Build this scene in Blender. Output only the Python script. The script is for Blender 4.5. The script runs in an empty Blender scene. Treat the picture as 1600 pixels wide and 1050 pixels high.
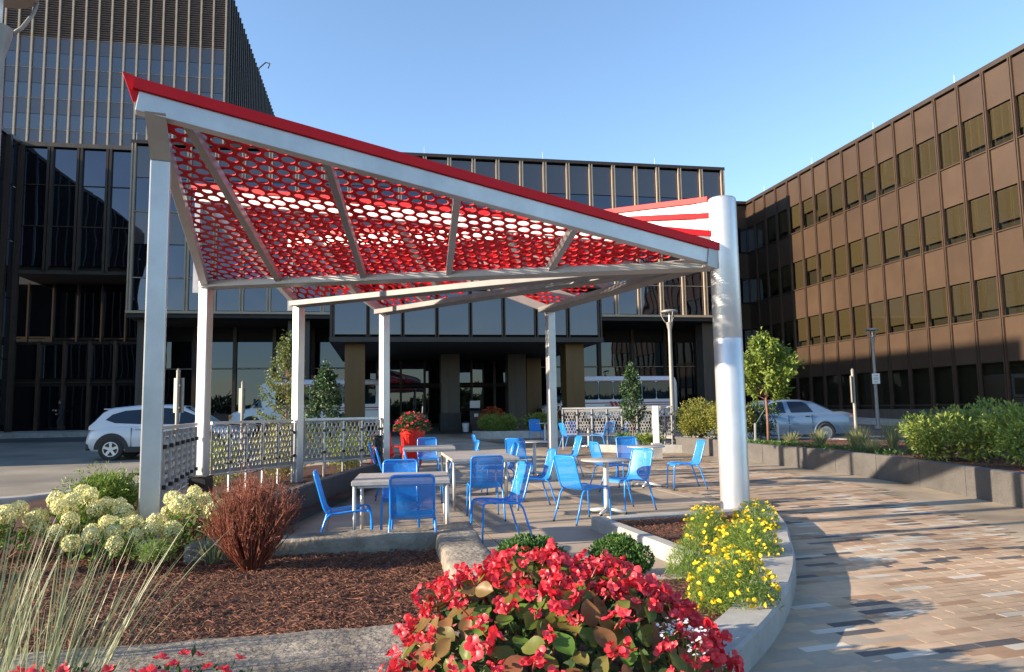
import bpy, bmesh, math, random
from mathutils import Vector, Matrix, Euler, noise
random.seed(11)
R = math.radians
PI = math.pi
SC = bpy.context.scene
COL = SC.collection

# ------------------------------------------------------------------ camera, sky, sun, exposure
EYE = 1.45
PITCH, ROLL, FPX = R(5.69), R(-0.903), 1144.3
cam = bpy.data.cameras.new('camera')
cam.sensor_fit = 'HORIZONTAL'
cam.sensor_width = 36.0
cam.lens = 36.0 * FPX / 1600.0
cam.clip_start, cam.clip_end = 0.05, 2000.0
cam_o = bpy.data.objects.new('camera', cam)
COL.objects.link(cam_o)
fw = Vector((0, math.cos(PITCH), math.sin(PITCH)))
up0 = Vector((0, -math.sin(PITCH), math.cos(PITCH)))
ri0 = Vector((1, 0, 0))
ri = ri0 * math.cos(ROLL) + up0 * math.sin(ROLL)
up = up0 * math.cos(ROLL) - ri0 * math.sin(ROLL)
M3 = Matrix((ri, up, -fw)).transposed()
cam_o.matrix_world = Matrix.Translation((0, 0, EYE)) @ M3.to_4x4()
SC.camera = cam_o

SUN_EL, SUN_DIR = R(17.5), R(196.0)          # SUN_DIR: compass of the sun seen from the plaza, counted from +X towards +Y
s_vec = Vector((math.cos(SUN_DIR) * math.cos(SUN_EL), math.sin(SUN_DIR) * math.cos(SUN_EL), math.sin(SUN_EL)))
world = bpy.data.worlds.new('World')
SC.world = world
world.use_nodes = True
wn = world.node_tree
for n in list(wn.nodes): wn.nodes.remove(n)
w_out = wn.nodes.new('ShaderNodeOutputWorld')
w_bg = wn.nodes.new('ShaderNodeBackground')
w_sky = wn.nodes.new('ShaderNodeTexSky')
w_sky.sky_type = 'NISHITA'
w_sky.sun_disc = False
w_sky.sun_elevation = SUN_EL
w_sky.sun_rotation = R(90) - SUN_DIR
w_sky.air_density, w_sky.dust_density, w_sky.ozone_density = 1.0, 0.25, 2.6
w_bg.inputs['Strength'].default_value = 0.131
wn.links.new(w_sky.outputs[0], w_bg.inputs[0])
wn.links.new(w_bg.outputs[0], w_out.inputs[0])
sun = bpy.data.lights.new('sun', 'SUN')
sun.energy, sun.angle, sun.color = 5.0, R(0.53), (1.0, 0.83, 0.62)
sun_o = bpy.data.objects.new('sun', sun)
sun_o.rotation_euler = s_vec.to_track_quat('Z', 'Y').to_euler()
sun_o.location = (-30, -10, 40)
COL.objects.link(sun_o)
SC.view_settings.view_transform = 'Standard'
SC.view_settings.look = 'None'
SC.view_settings.gamma = 1.0
SC.view_settings.use_curve_mapping = False
SC.view_settings.exposure = 1.36
SC.render.engine = 'CYCLES'
SC.cycles.max_bounces = 8
SC.cycles.transparent_max_bounces = 16
SC.cycles.use_denoising = True

# ------------------------------------------------------------------ helpers
GY = R(10.45)                                 # the buildings' grid is turned by this against the world axes
dA = Vector((math.cos(GY), math.sin(GY), 0)); dB = Vector((-math.sin(GY), math.cos(GY), 0))
def ab(a, b, z=0.0): return dA * a + dB * b + Vector((0, 0, z))

def gp(x, y, z=0.0):
    """spot on the level z seen in the survey picture (1600 x 1050) at x, y"""
    d = ri * ((x - 800) / FPX) - up * ((y - 525) / FPX) + fw
    t = (z - EYE) / d.z
    return Vector((d.x * t, d.y * t, z))

def terrain(x, y):
    return max(0.0, (y - 18.0)) * 0.021 if y < 60 else 0.882

class MB:
    def __init__(s):
        s.v, s.f, s.m = [], [], []
        s.cur = 0
    def face(s, idx): s.f.append(tuple(idx)); s.m.append(s.cur)
    def poly(s, pts):
        n = len(s.v); s.v += [tuple(p) for p in pts]; s.face(range(n, n + len(pts)))
    def box(s, c, d, rz=0.0, M=None):
        hx, hy, hz = d[0] / 2, d[1] / 2, d[2] / 2
        pts = [Vector((x, y, z)) for z in (-hz, hz) for x, y in ((-hx, -hy), (hx, -hy), (hx, hy), (-hx, hy))]
        if M is None: M = Matrix.Rotation(rz, 3, 'Z')
        c = Vector(c); n = len(s.v)
        s.v += [tuple(M @ p + c) for p in pts]
        for q in ((0, 3, 2, 1), (4, 5, 6, 7), (0, 1, 5, 4), (1, 2, 6, 5), (2, 3, 7, 6), (3, 0, 4, 7)):
            s.face([n + i for i in q])
        return s
    def beam(s, p0, p1, w, h, upv=(0, 0, 1), ext=0.0):
        p0, p1 = Vector(p0), Vector(p1); d = (p1 - p0); L = d.length; d = d / L
        sx = d.cross(Vector(upv)).normalized(); uz = sx.cross(d).normalized()
        Mx = Matrix((sx, d, uz)).transposed()
        s.box((p0 + p1) / 2, (w, L + 2 * ext, h), M=Mx); return s
    def tube(s, pts, r, n=8, closed=False, cap=True):
        pts = [Vector(p) for p in pts]; rs = r if isinstance(r, (list, tuple)) else [r] * len(pts)
        base = len(s.v); prev = None
        for i, p in enumerate(pts):
            a = pts[i - 1] if i else (pts[-1] if closed else pts[0]); b = pts[(i + 1) % len(pts)] if (i + 1 < len(pts) or closed) else pts[i]
            d = (b - a)
            if d.length < 1e-9: d = Vector((0, 0, 1))
            d.normalize()
            if prev is None:
                x = d.orthogonal().normalized()
            else:
                x = (prev - d * prev.dot(d))
                x = x.normalized() if x.length > 1e-6 else d.orthogonal().normalized()
            prev = x; y = d.cross(x)
            for k in range(n):
                t = 2 * PI * k / n
                s.v.append(tuple(p + (x * math.cos(t) + y * math.sin(t)) * rs[i]))
        m = len(pts)
        for i in range(m if closed else m - 1):
            j = (i + 1) % m
            for k in range(n):
                k2 = (k + 1) % n
                s.face((base + i * n + k, base + i * n + k2, base + j * n + k2, base + j * n + k))
        if cap and not closed:
            s.face([base + k for k in range(n - 1, -1, -1)])
            s.face([base + (m - 1) * n + k for k in range(n)])
        return s
    def lathe(s, prof, n=20, c=(0, 0, 0), M=None, a0=0.0, sy=1.0):
        c = Vector(c); base = len(s.v)
        for r, z in prof:
            for k in range(n):
                t = a0 + 2 * PI * k / n
                p = Vector((r * math.cos(t), r * math.sin(t) * sy, z))
                if M is not None: p = M @ p
                s.v.append(tuple(p + c))
        for i in range(len(prof) - 1):
            for k in range(n):
                k2 = (k + 1) % n
                s.face((base + i * n + k, base + i * n + k2, base + (i + 1) * n + k2, base + (i + 1) * n + k))
        if prof[0][0] > 1e-6: s.face([base + k for k in range(n - 1, -1, -1)])
        if prof[-1][0] > 1e-6: s.face([base + (len(prof) - 1) * n + k for k in range(n)])
        return s
    def prism(s, poly, z0, z1):
        n = len(poly); b = len(s.v)
        s.v += [(p[0], p[1], z0) for p in poly] + [(p[0], p[1], z1) for p in poly]
        s.face([b + i for i in range(n - 1, -1, -1)]); s.face([b + n + i for i in range(n)])
        for i in range(n):
            j = (i + 1) % n; s.face((b + i, b + j, b + n + j, b + n + i))
        return s
    def loft(s, secs, closed=True, caps=True):
        b = len(s.v); n = len(secs[0])
        for sec in secs: s.v += [tuple(p) for p in sec]
        for i in range(len(secs) - 1):
            for k in range(n if closed else n - 1):
                k2 = (k + 1) % n
                s.face((b + i * n + k, b + i * n + k2, b + (i + 1) * n + k2, b + (i + 1) * n + k))
        if caps:
            s.face([b + k for k in range(n - 1, -1, -1)]); s.face([b + (len(secs) - 1) * n + k for k in range(n)])
        return s
    def mesh(s, name, mats, smooth=False, fix=False):
        me = bpy.data.meshes.new(name); me.from_pydata(s.v, [], s.f)
        mats = mats if isinstance(mats, (list, tuple)) else [mats]
        for m in mats: me.materials.append(m)
        if len(mats) > 1: me.polygons.foreach_set('material_index', s.m)
        if fix:
            bm = bmesh.new(); bm.from_mesh(me); bmesh.ops.recalc_face_normals(bm, faces=bm.faces); bm.to_mesh(me); bm.free()
        if smooth is True: me.polygons.foreach_set('use_smooth', [True] * len(me.polygons))
        me.update()
        if smooth == 'auto': me.shade_auto(R(38)) if hasattr(me, 'shade_auto') else smooth_by_angle(me, R(38))
        return me

def smooth_by_angle(me, ang):
    bm = bmesh.new(); bm.from_mesh(me)
    for f in bm.faces: f.smooth = True
    for e in bm.edges:
        if len(e.link_faces) == 2: e.smooth = e.calc_face_angle(0) < ang
        else: e.smooth = False
    bm.to_mesh(me); bm.free()

def link(name, me, parent=None, loc=(0, 0, 0), rot=(0, 0, 0), scale=None):
    o = bpy.data.objects.new(name, me); COL.objects.link(o)
    if parent is not None: o.parent = parent
    o.location = loc; o.rotation_euler = rot
    if scale is not None: o.scale = scale
    return o
def thing(name, label, cat, loc=(0, 0, 0), rz=0.0, group=None):
    o = link(name, None, None, loc, (0, 0, rz))
    return tag(o, label, cat, group)
def tag(o, label, cat, group=None, kind=None):
    o['label'] = label; o['category'] = cat
    if group: o['group'] = group
    if kind: o['kind'] = kind
    return o
def part(name, mb, mat, parent, smooth=False, loc=(0, 0, 0), rot=(0, 0, 0), fix=False):
    return link(name, mb.mesh(name, mat, smooth, fix), parent, loc, rot)
def structure(name, mb, mat, smooth=False):
    o = link(name, mb.mesh(name, mat, smooth)); o['kind'] = 'structure'; return o
def copy_tree(o, parent=None):
    c = o.copy(); COL.objects.link(c)
    if parent is not None: c.parent = parent
    for ch in o.children: copy_tree(ch, c)
    return c
def bevel(o, w=0.01, seg=2):
    m = o.modifiers.new('edge', 'BEVEL'); m.width = w; m.segments = seg; m.limit_method = 'ANGLE'; m.angle_limit = R(40)
    return o
rnd = random.uniform

# ------------------------------------------------------------------ materials
def mat(name, c1, c2=None, scale=8.0, rough=0.6, metal=0.0, bump=0.0, bscale=None, coords='Object', detail=6.0, rvar=0.0,
        island=False, objrand=False, spec=0.5, stretch=None, trans=0.0, sheen=0.0, coat=0.0, sub=None, aniso=0.0):
    m = bpy.data.materials.new(name); m.use_nodes = True
    nt = m.node_tree; N, L = nt.nodes, nt.links
    b = N['Principled BSDF']; out = N['Material Output']
    b.inputs['Roughness'].default_value = rough; b.inputs['Metallic'].default_value = metal
    b.inputs['Specular IOR Level'].default_value = spec
    if coat: b.inputs['Coat Weight'].default_value = coat; b.inputs['Coat Roughness'].default_value = 0.05
    if aniso: b.inputs['Anisotropic'].default_value = aniso
    tc = N.new('ShaderNodeTexCoord'); src = tc.outputs[coords]
    if stretch:
        mp = N.new('ShaderNodeMapping'); mp.inputs['Scale'].default_value = stretch; L.new(src, mp.inputs[0]); src = mp.outputs[0]
    c2 = c2 or c1
    ramp = N.new('ShaderNodeMixRGB'); ramp.inputs[1].default_value = (*c1, 1); ramp.inputs[2].default_value = (*c2, 1)
    no = N.new('ShaderNodeTexNoise'); no.inputs['Scale'].default_value = scale; no.inputs['Detail'].default_value = detail
    L.new(src, no.inputs['Vector'])
    if island or objrand:
        if island:
            g = N.new('ShaderNodeNewGeometry'); rv = g.outputs['Random Per Island']
        else:
            g = N.new('ShaderNodeObjectInfo'); rv = g.outputs['Random']
        mx = N.new('ShaderNodeMath'); mx.operation = 'MULTIPLY_ADD'; mx.inputs[1].default_value = 0.75
        sub_ = N.new('ShaderNodeMath'); sub_.operation = 'MULTIPLY'; sub_.inputs[1].default_value = 0.3
        L.new(no.outputs[0], sub_.inputs[0]); L.new(rv, mx.inputs[0]); L.new(sub_.outputs[0], mx.inputs[2]); fac = mx.outputs[0]
    else:
        cr = N.new('ShaderNodeMapRange'); cr.inputs[1].default_value = 0.3; cr.inputs[2].default_value = 0.7
        L.new(no.outputs[0], cr.inputs[0]); fac = cr.outputs[0]
    L.new(fac, ramp.inputs[0]); L.new(ramp.outputs[0], b.inputs['Base Color'])
    if rvar:
        rr = N.new('ShaderNodeMapRange'); rr.inputs[1].default_value = 0.3; rr.inputs[2].default_value = 0.7
        rr.inputs[3].default_value = max(0.02, rough - rvar); rr.inputs[4].default_value = min(1, rough + rvar)
        L.new(no.outputs[0], rr.inputs[0]); L.new(rr.outputs[0], b.inputs['Roughness'])
    if bump:
        n2 = N.new('ShaderNodeTexNoise'); n2.inputs['Scale'].default_value = bscale or scale * 3; n2.inputs['Detail'].default_value = 5
        L.new(src, n2.inputs['Vector'])
        bp = N.new('ShaderNodeBump'); bp.inputs['Strength'].default_value = bump; bp.inputs['Distance'].default_value = 0.02
        L.new(n2.outputs[0], bp.inputs['Height']); L.new(bp.outputs[0], b.inputs['Normal'])
    if trans:      # thin leaf: light passes through
        t = N.new('ShaderNodeBsdfTranslucent'); L.new(ramp.outputs[0], t.inputs[0])
        ms = N.new('ShaderNodeMixShader'); ms.inputs[0].default_value = trans
        L.new(b.outputs[0], ms.inputs[1]); L.new(t.outputs[0], ms.inputs[2]); L.new(ms.outputs[0], out.inputs[0])
    return m

def mesh_sheet(name, col, open_=0.3):
    """finely perforated painted sheet: holes of a millimetre, too small to show singly"""
    m = mat(name, col, tuple(c * 0.8 for c in col), 30, 0.4, 0, coat=0.2)
    nt = m.node_tree; N, L = nt.nodes, nt.links
    t = N.new('ShaderNodeBsdfTransparent'); ms = N.new('ShaderNodeMixShader'); ms.inputs[0].default_value = open_
    L.new(N['Principled BSDF'].outputs[0], ms.inputs[1]); L.new(t.outputs[0], ms.inputs[2]); L.new(ms.outputs[0], N['Material Output'].inputs[0])
    return m
def clear_glass(name, tint, refl=0.12, rough=0.01):
    m = bpy.data.materials.new(name); m.use_nodes = True
    nt = m.node_tree; N, L = nt.nodes, nt.links; N.remove(N['Principled BSDF'])
    t = N.new('ShaderNodeBsdfTransparent'); t.inputs[0].default_value = (*tint, 1)
    g = N.new('ShaderNodeBsdfGlossy'); g.inputs['Roughness'].default_value = rough; g.inputs[0].default_value = (0.9, 0.9, 0.9, 1)
    lw = N.new('ShaderNodeFresnel'); lw.inputs[0].default_value = 1.5
    ad = N.new('ShaderNodeMath'); ad.operation = 'ADD'; ad.inputs[1].default_value = refl; ad.use_clamp = True
    L.new(lw.outputs[0], ad.inputs[0])
    ge = N.new('ShaderNodeNewGeometry'); iv = N.new('ShaderNodeMath'); iv.operation = 'SUBTRACT'; iv.inputs[0].default_value = 1.0; L.new(ge.outputs['Backfacing'], iv.inputs[1])
    mu = N.new('ShaderNodeMath'); mu.operation = 'MULTIPLY'; L.new(ad.outputs[0], mu.inputs[0]); L.new(iv.outputs[0], mu.inputs[1])
    ms = N.new('ShaderNodeMixShader'); L.new(mu.outputs[0], ms.inputs[0]); L.new(t.outputs[0], ms.inputs[1]); L.new(g.outputs[0], ms.inputs[2])
    L.new(ms.outputs[0], N['Material Output'].inputs[0])
    return m
def mirror_glass(name, f0, tint=(1, 1, 1), base=(0.006, 0.007, 0.01), wav=0.02):
    """bronze coated glazing: mostly dark with a clear mirror layer whose panes are slightly wavy"""
    m = bpy.data.materials.new(name); m.use_nodes = True
    nt = m.node_tree; N, L = nt.nodes, nt.links; b = N['Principled BSDF']
    b.inputs['Base Color'].default_value = (*base, 1); b.inputs['Roughness'].default_value = 0.6; b.inputs['Specular IOR Level'].default_value = 0.0
    g = N.new('ShaderNodeBsdfGlossy'); g.inputs['Roughness'].default_value = 0.012; g.inputs[0].default_value = (*tint, 1)
    lw = N.new('ShaderNodeLayerWeight'); lw.inputs[0].default_value = 0.3
    mr = N.new('ShaderNodeMapRange'); mr.inputs[3].default_value = f0; mr.inputs[4].default_value = 0.95
    pw = N.new('ShaderNodeMath'); pw.operation = 'POWER'; pw.inputs[1].default_value = 3.0
    L.new(lw.outputs['Facing'], pw.inputs[0]); L.new(pw.outputs[0], mr.inputs[0])
    tc = N.new('ShaderNodeTexCoord'); no = N.new('ShaderNodeTexNoise'); no.inputs['Scale'].default_value = 0.55; no.inputs['Detail'].default_value = 0.5
    oi = N.new('ShaderNodeObjectInfo'); va = N.new('ShaderNodeVectorMath'); L.new(tc.outputs['Object'], va.inputs[0])
    cb = N.new('ShaderNodeCombineXYZ'); mu = N.new('ShaderNodeMath'); mu.operation = 'MULTIPLY'; mu.inputs[1].default_value = 50
    L.new(oi.outputs['Random'], mu.inputs[0]); L.new(mu.outputs[0], cb.inputs[0]); L.new(cb.outputs[0], va.inputs[1])
    L.new(va.outputs[0], no.inputs['Vector'])
    bp = N.new('ShaderNodeBump'); bp.inputs['Strength'].default_value = 1.0; bp.inputs['Distance'].default_value = wav
    L.new(no.outputs[0], bp.inputs['Height']); L.new(bp.outputs[0], g.inputs['Normal'])
    ms = N.new('ShaderNodeMixShader'); L.new(mr.outputs[0], ms.inputs[0]); L.new(b.outputs[0], ms.inputs[1]); L.new(g.outputs[0], ms.inputs[2])
    L.new(ms.outputs[0], N['Material Output'].inputs[0])
    return m

K = {}
K['asphalt'] = mat('asphalt', (0.062, 0.062, 0.066), (0.11, 0.105, 0.1), 0.25, 0.85, bump=0.25, bscale=60, coords='Object')
K['road_concrete'] = mat('road_concrete', (0.17, 0.155, 0.13), (0.27, 0.24, 0.19), 0.35, 0.8, bump=0.15, bscale=40)
K['concrete'] = mat('concrete', (0.32, 0.258, 0.19), (0.40, 0.33, 0.255), 2.2, 0.75, bump=0.12, bscale=90, objrand=True)
K['concrete_wet'] = mat('damp_concrete', (0.20, 0.15, 0.10), (0.44, 0.36, 0.26), 0.7, 0.6, bump=0.1, bscale=80, rvar=0.2)
K['kerb'] = mat('kerb_concrete', (0.30, 0.29, 0.27), (0.40, 0.39, 0.36), 3.0, 0.75, bump=0.15, bscale=70)
K['stone'] = mat('cast_stone', (0.15, 0.13, 0.105), (0.31, 0.27, 0.215), 4.0, 0.9, bump=1.0, bscale=22)
K['granite'] = mat('grey_granite', (0.05, 0.047, 0.046), (0.135, 0.126, 0.118), 110, 0.55, bump=0.25, bscale=200, detail=2)
K['mulch'] = mat('mulch_soil', (0.04, 0.015, 0.009), (0.09, 0.034, 0.02), 14, 0.95, bump=1.0, bscale=40)
K['chip'] = mat('bark_chip', (0.028, 0.011, 0.007), (0.25, 0.10, 0.055), 40, 0.9, island=True)
K['charcoal'] = mat('charcoal_wall', (0.022, 0.023, 0.026), (0.04, 0.04, 0.044), 4, 0.6, bump=0.1, bscale=40)
K['black'] = mat('black_plastic', (0.012, 0.012, 0.013), None, 10, 0.45)
K['rubber'] = mat('rubber', (0.02, 0.02, 0.02), (0.035, 0.035, 0.035), 20, 0.85)
K['alu'] = mat('brushed_aluminium', (0.50, 0.50, 0.50), (0.56, 0.56, 0.56), 3, 0.38, 0.6, stretch=(1, 1, 0.05), rvar=0.05)
K['fence_metal'] = mat('grey_fence_metal', (0.22, 0.215, 0.21), (0.28, 0.275, 0.27), 6, 0.5, 0.3)
K['alu_dull'] = mat('satin_aluminium', (0.36, 0.36, 0.36), (0.42, 0.42, 0.42), 6, 0.45, 0.6, rvar=0.06)
K['column'] = mat('brushed_column', (0.60, 0.61, 0.63), (0.66, 0.67, 0.69), 3, 0.42, 0.7)
K['shaded_eave'] = mat('shade_darkened_eave', (0.13, 0.13, 0.13), (0.17, 0.17, 0.17), 5, 0.55, 0.25)  # darkened colour stands in for dappled shade on the rear eave beams
K['sunlit_beam'] = mat('sunlit_white_beam', (0.72, 0.72, 0.7), (0.8, 0.8, 0.78), 2, 0.4)  # sunlit white of the rear ridge beams put into their base colour
K['red_trim'] = mat('red_coated_trim', (0.50, 0.008, 0.014), (0.56, 0.011, 0.018), 2, 0.5, spec=0.2)
K['red_sheet'] = mat('red_perforated_sheet', (0.56, 0.010, 0.016), (0.64, 0.014, 0.022), 2, 0.5, spec=0.22)
K['red_plastic'] = mat('red_plastic', (0.62, 0.012, 0.008), (0.7, 0.02, 0.012), 5, 0.35)
K['blue_sheet'] = mesh_sheet('blue_mesh_sheet', (0.014, 0.24, 0.74), 0.22)
K['blue'] = mat('blue_powder_coat', (0.011, 0.23, 0.74), (0.014, 0.26, 0.78), 10, 0.32, coat=0.25)
K['table_top'] = mat('grey_table_top', (0.40, 0.38, 0.36), (0.48, 0.46, 0.44), 12, 0.45, 0.2)
K['table_leg'] = mat('grey_table_leg', (0.55, 0.54, 0.52), (0.6, 0.6, 0.58), 8, 0.4, 0.5)
K['bronze'] = mat('bronze_panel', (0.062, 0.039, 0.025), (0.080, 0.051, 0.033), 0.9, 0.42, 0.25, stretch=(2.5, 2.5, 0.35), objrand=True)
K['bronze_frame'] = mat('bronze_frame', (0.066, 0.041, 0.028), (0.084, 0.053, 0.037), 1.5, 0.42, 0.3)
K['bronze_tan'] = mat('tan_anodised_frame', (0.40, 0.31, 0.22), (0.47, 0.37, 0.27), 1.5, 0.45, 0.15)
K['tower_fin'] = mat('tower_fin', (0.36, 0.29, 0.215), (0.43, 0.35, 0.265), 1.5, 0.45, 0.15)
K['frame_dark'] = mat('dark_bronze_frame', (0.045, 0.03, 0.022), (0.06, 0.042, 0.03), 1.5, 0.45, 0.3)
K['panel_grey'] = mirror_glass('grey_spandrel_glass', 0.10, (0.95, 0.85, 0.82), (0.055, 0.047, 0.052), 0.004)
K['glass_mirror'] = mirror_glass('bronze_mirror_glass', 0.115, (0.86, 0.86, 1.0))
K['glass_tower'] = mirror_glass('tower_window_glass', 0.13, (0.95, 0.9, 0.92), (0.03, 0.032, 0.036), 0.008)
K['glass_low'] = mirror_glass('entrance_glass', 0.085, (0.72, 0.82, 1.0), (0.005, 0.006, 0.008), 0.009)
K['glass_clear'] = clear_glass('tinted_window', (0.84, 0.83, 0.74), 0.01)
K['blind'] = mat('olive_blind', (0.044, 0.033, 0.022), (0.070, 0.053, 0.036), 4, 0.8, stretch=(9, 9, 0.3), objrand=True)
K['room_dark'] = mat('unlit_room', (0.012, 0.012, 0.014), None, 3, 0.9)
K['bld_dark'] = mat('dark_backing', (0.02, 0.017, 0.015), None, 1, 0.8)
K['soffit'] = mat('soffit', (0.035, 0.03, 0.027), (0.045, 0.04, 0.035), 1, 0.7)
K['clad_brown'] = mat('brown_column_cladding', (0.105, 0.058, 0.018), (0.135, 0.078, 0.027), 1.2, 0.42, 0.35, stretch=(3, 3, 0.4))
K['clad_grey'] = mat('grey_brown_cladding', (0.085, 0.07, 0.055), (0.115, 0.097, 0.08), 1.2, 0.5, 0.2, stretch=(4, 4, 0.3))
K['louver'] = mat('bronze_louver', (0.15, 0.115, 0.10), (0.19, 0.15, 0.13), 2, 0.5, 0.2)
K['lamp_metal'] = mat('lamp_grey_metal', (0.22, 0.21, 0.195), (0.27, 0.26, 0.24), 6, 0.5, 0.2)
K['sign_back'] = mat('sign_back_metal', (0.25, 0.235, 0.21), (0.3, 0.28, 0.25), 6, 0.5, 0.4)
K['white'] = mat('white_paint', (0.76, 0.77, 0.78), (0.8, 0.8, 0.8), 6, 0.4)
K['car_white'] = mat('white_car_paint', (0.52, 0.54, 0.57), None, 3, 0.25, coat=0.8)
K['car_blue'] = mat('pale_blue_car_paint', (0.15, 0.22, 0.32), (0.165, 0.24, 0.34), 3, 0.3, 0.35, coat=0.8)
K['bus_white'] = mat('white_bus_paint', (0.78, 0.79, 0.8), (0.82, 0.82, 0.83), 2, 0.35, coat=0.3)
K['car_glass'] = mirror_glass('vehicle_glass', 0.04, (0.8, 0.9, 1), (0.012, 0.018, 0.028), 0.001)
K['chrome'] = mat('chrome', (0.75, 0.75, 0.76), None, 3, 0.12, 1.0)
K['hub'] = mat('silver_hubcap', (0.62, 0.62, 0.63), None, 5, 0.3, 0.7)
K['tail_red'] = mat('red_lens', (0.45, 0.006, 0.012), (0.5, 0.01, 0.015), 5, 0.15, coat=0.6)
K['amber'] = mat('amber_lens', (0.7, 0.25, 0.02), None, 5, 0.2)
K['red_paint'] = mat('red_stripe_paint', (0.42, 0.015, 0.03), None, 4, 0.4)
K['yellow_paint'] = mat('worn_yellow_paint', (0.46, 0.30, 0.06), (0.36, 0.26, 0.10), 3, 0.8)
K['bark'] = mat('bark', (0.11, 0.07, 0.05), (0.2, 0.13, 0.1), 20, 0.9, bump=0.6, bscale=40)
K['bark_red'] = mat('reddish_bark', (0.16, 0.07, 0.05), (0.24, 0.11, 0.08), 20, 0.8, bump=0.5, bscale=40)
def leafmat(n, a, b, t=0.3, r=0.5): return mat(n, a, b, 6, r, island=True, trans=t)
K['leaf_tree'] = leafmat('tree_leaf', (0.085, 0.15, 0.024), (0.26, 0.33, 0.05), 0.35)
K['leaf_birch'] = leafmat('birch_leaf', (0.085, 0.115, 0.03), (0.22, 0.26, 0.075), 0.35)
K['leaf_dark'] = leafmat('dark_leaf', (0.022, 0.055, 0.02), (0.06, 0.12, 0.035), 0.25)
K['leaf_shrub'] = leafmat('shrub_leaf', (0.085, 0.155, 0.026), (0.28, 0.34, 0.06), 0.3)
K['leaf_gold'] = leafmat('golden_shrub_leaf', (0.13, 0.16, 0.03), (0.33, 0.31, 0.06), 0.3)
K['leaf_rust'] = leafmat('rust_leaf', (0.25, 0.09, 0.03), (0.36, 0.2, 0.06), 0.3)
K['leaf_box'] = leafmat('boxwood_leaf', (0.035, 0.095, 0.02), (0.10, 0.20, 0.045), 0.25)
K['leaf_hyd'] = leafmat('hydrangea_leaf', (0.065, 0.14, 0.026), (0.19, 0.30, 0.055), 0.3)
K['leaf_fine'] = leafmat('threadleaf', (0.10, 0.19, 0.03), (0.24, 0.33, 0.06), 0.3)
K['petal_cream'] = leafmat('cream_petal', (0.62, 0.58, 0.22), (0.80, 0.77, 0.44), 0.25, 0.6)
K['petal_yellow'] = leafmat('yellow_petal', (0.72, 0.50, 0.01), (0.85, 0.66, 0.03), 0.25, 0.5)
K['petal_red'] = leafmat('red_petal', (0.60, 0.012, 0.03), (0.88, 0.09, 0.115), 0.3, 0.45)
K['petal_coral'] = leafmat('coral_petal', (0.7, 0.07, 0.02), (0.8, 0.15, 0.05), 0.25, 0.5)
K['petal_white'] = leafmat('white_petal', (0.72, 0.72, 0.74), (0.8, 0.8, 0.8), 0.2, 0.6)
K['beg_leaf'] = mat('begonia_leaf', (0.055, 0.17, 0.02), (0.22, 0.07, 0.04), 9, 0.42, objrand=True, trans=0.22, spec=0.25)
K['beg_stem'] = mat('begonia_stem', (0.3, 0.06, 0.04), (0.4, 0.12, 0.07), 9, 0.4)
K['twig'] = leafmat('red_twig', (0.10, 0.028, 0.018), (0.36, 0.11, 0.06), 0.15, 0.7)
K['grass_blue'] = leafmat('blue_grass_blade', (0.13, 0.18, 0.10), (0.32, 0.34, 0.19), 0.3, 0.5)
K['grass_green'] = leafmat('green_grass_blade', (0.12, 0.17, 0.06), (0.4, 0.38, 0.18), 0.3, 0.6)
def weather(m, sc=0.7, lo=0.62, hi=1.12):
    """damp and dirt drifting over neighbouring pieces, with a shape of its own"""
    nt = m.node_tree; N, L = nt.nodes, nt.links; b = N['Principled BSDF']; src = b.inputs['Base Color'].links[0].from_socket
    g = N.new('ShaderNodeNewGeometry'); n1 = N.new('ShaderNodeTexNoise'); n1.inputs['Scale'].default_value = sc; n1.inputs['Detail'].default_value = 9; n1.inputs['Roughness'].default_value = 0.68
    L.new(g.outputs['Position'], n1.inputs['Vector']); mr = N.new('ShaderNodeMapRange'); mr.inputs[1].default_value = 0.35; mr.inputs[2].default_value = 0.62; mr.inputs[3].default_value = lo; mr.inputs[4].default_value = hi
    L.new(n1.outputs[0], mr.inputs[0]); mx = N.new('ShaderNodeVectorMath'); mx.operation = 'SCALE'; L.new(src, mx.inputs[0]); L.new(mr.outputs[0], mx.inputs['Scale']); L.new(mx.outputs[0], b.inputs['Base Color'])
    return m
PAV = [mat('paver_tan', (0.42, 0.295, 0.19), (0.49, 0.355, 0.24), 25, 0.75, bump=0.15, bscale=120, objrand=True),
       mat('paver_brown', (0.31, 0.185, 0.105), (0.38, 0.25, 0.155), 25, 0.75, bump=0.15, bscale=120, objrand=True),
       mat('paver_cream', (0.47, 0.42, 0.34), (0.54, 0.49, 0.41), 25, 0.75, bump=0.15, bscale=120, objrand=True),
       mat('paver_slate', (0.065, 0.06, 0.06), (0.12, 0.11, 0.108), 25, 0.7, bump=0.15, bscale=120, objrand=True)]
for p_ in PAV: weather(p_)
weather(K['concrete'], 0.9, 0.72, 1.1); weather(K['kerb'], 2.0, 0.78, 1.08); weather(K['granite'], 1.5, 0.75, 1.1); weather(K['alu'], 1.6, 0.86, 1.05); weather(K['column'], 1.2, 0.9, 1.04); weather(K['stone'], 2.2, 0.65, 1.15); weather(K['asphalt'], 0.4, 0.75, 1.15); weather(K['road_concrete'], 0.5, 0.75, 1.12); weather(K['table_top'], 3.0, 0.85, 1.06); weather(K['bronze'], 0.5, 0.85, 1.1)
K['cloth_dark'] = mat('dark_clothes', (0.02, 0.021, 0.026), (0.035, 0.035, 0.04), 20, 0.9)
K['skin'] = mat('skin', (0.35, 0.2, 0.14), (0.4, 0.24, 0.17), 10, 0.6)
K['hair'] = mat('hair', (0.02, 0.013, 0.01), None, 10, 0.6)
K['paper'] = mat('paper', (0.7, 0.7, 0.68), None, 10, 0.8)
K['pot_blue'] = mat('blue_grey_pot', (0.12, 0.15, 0.19), (0.16, 0.19, 0.23), 6, 0.5)

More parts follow.
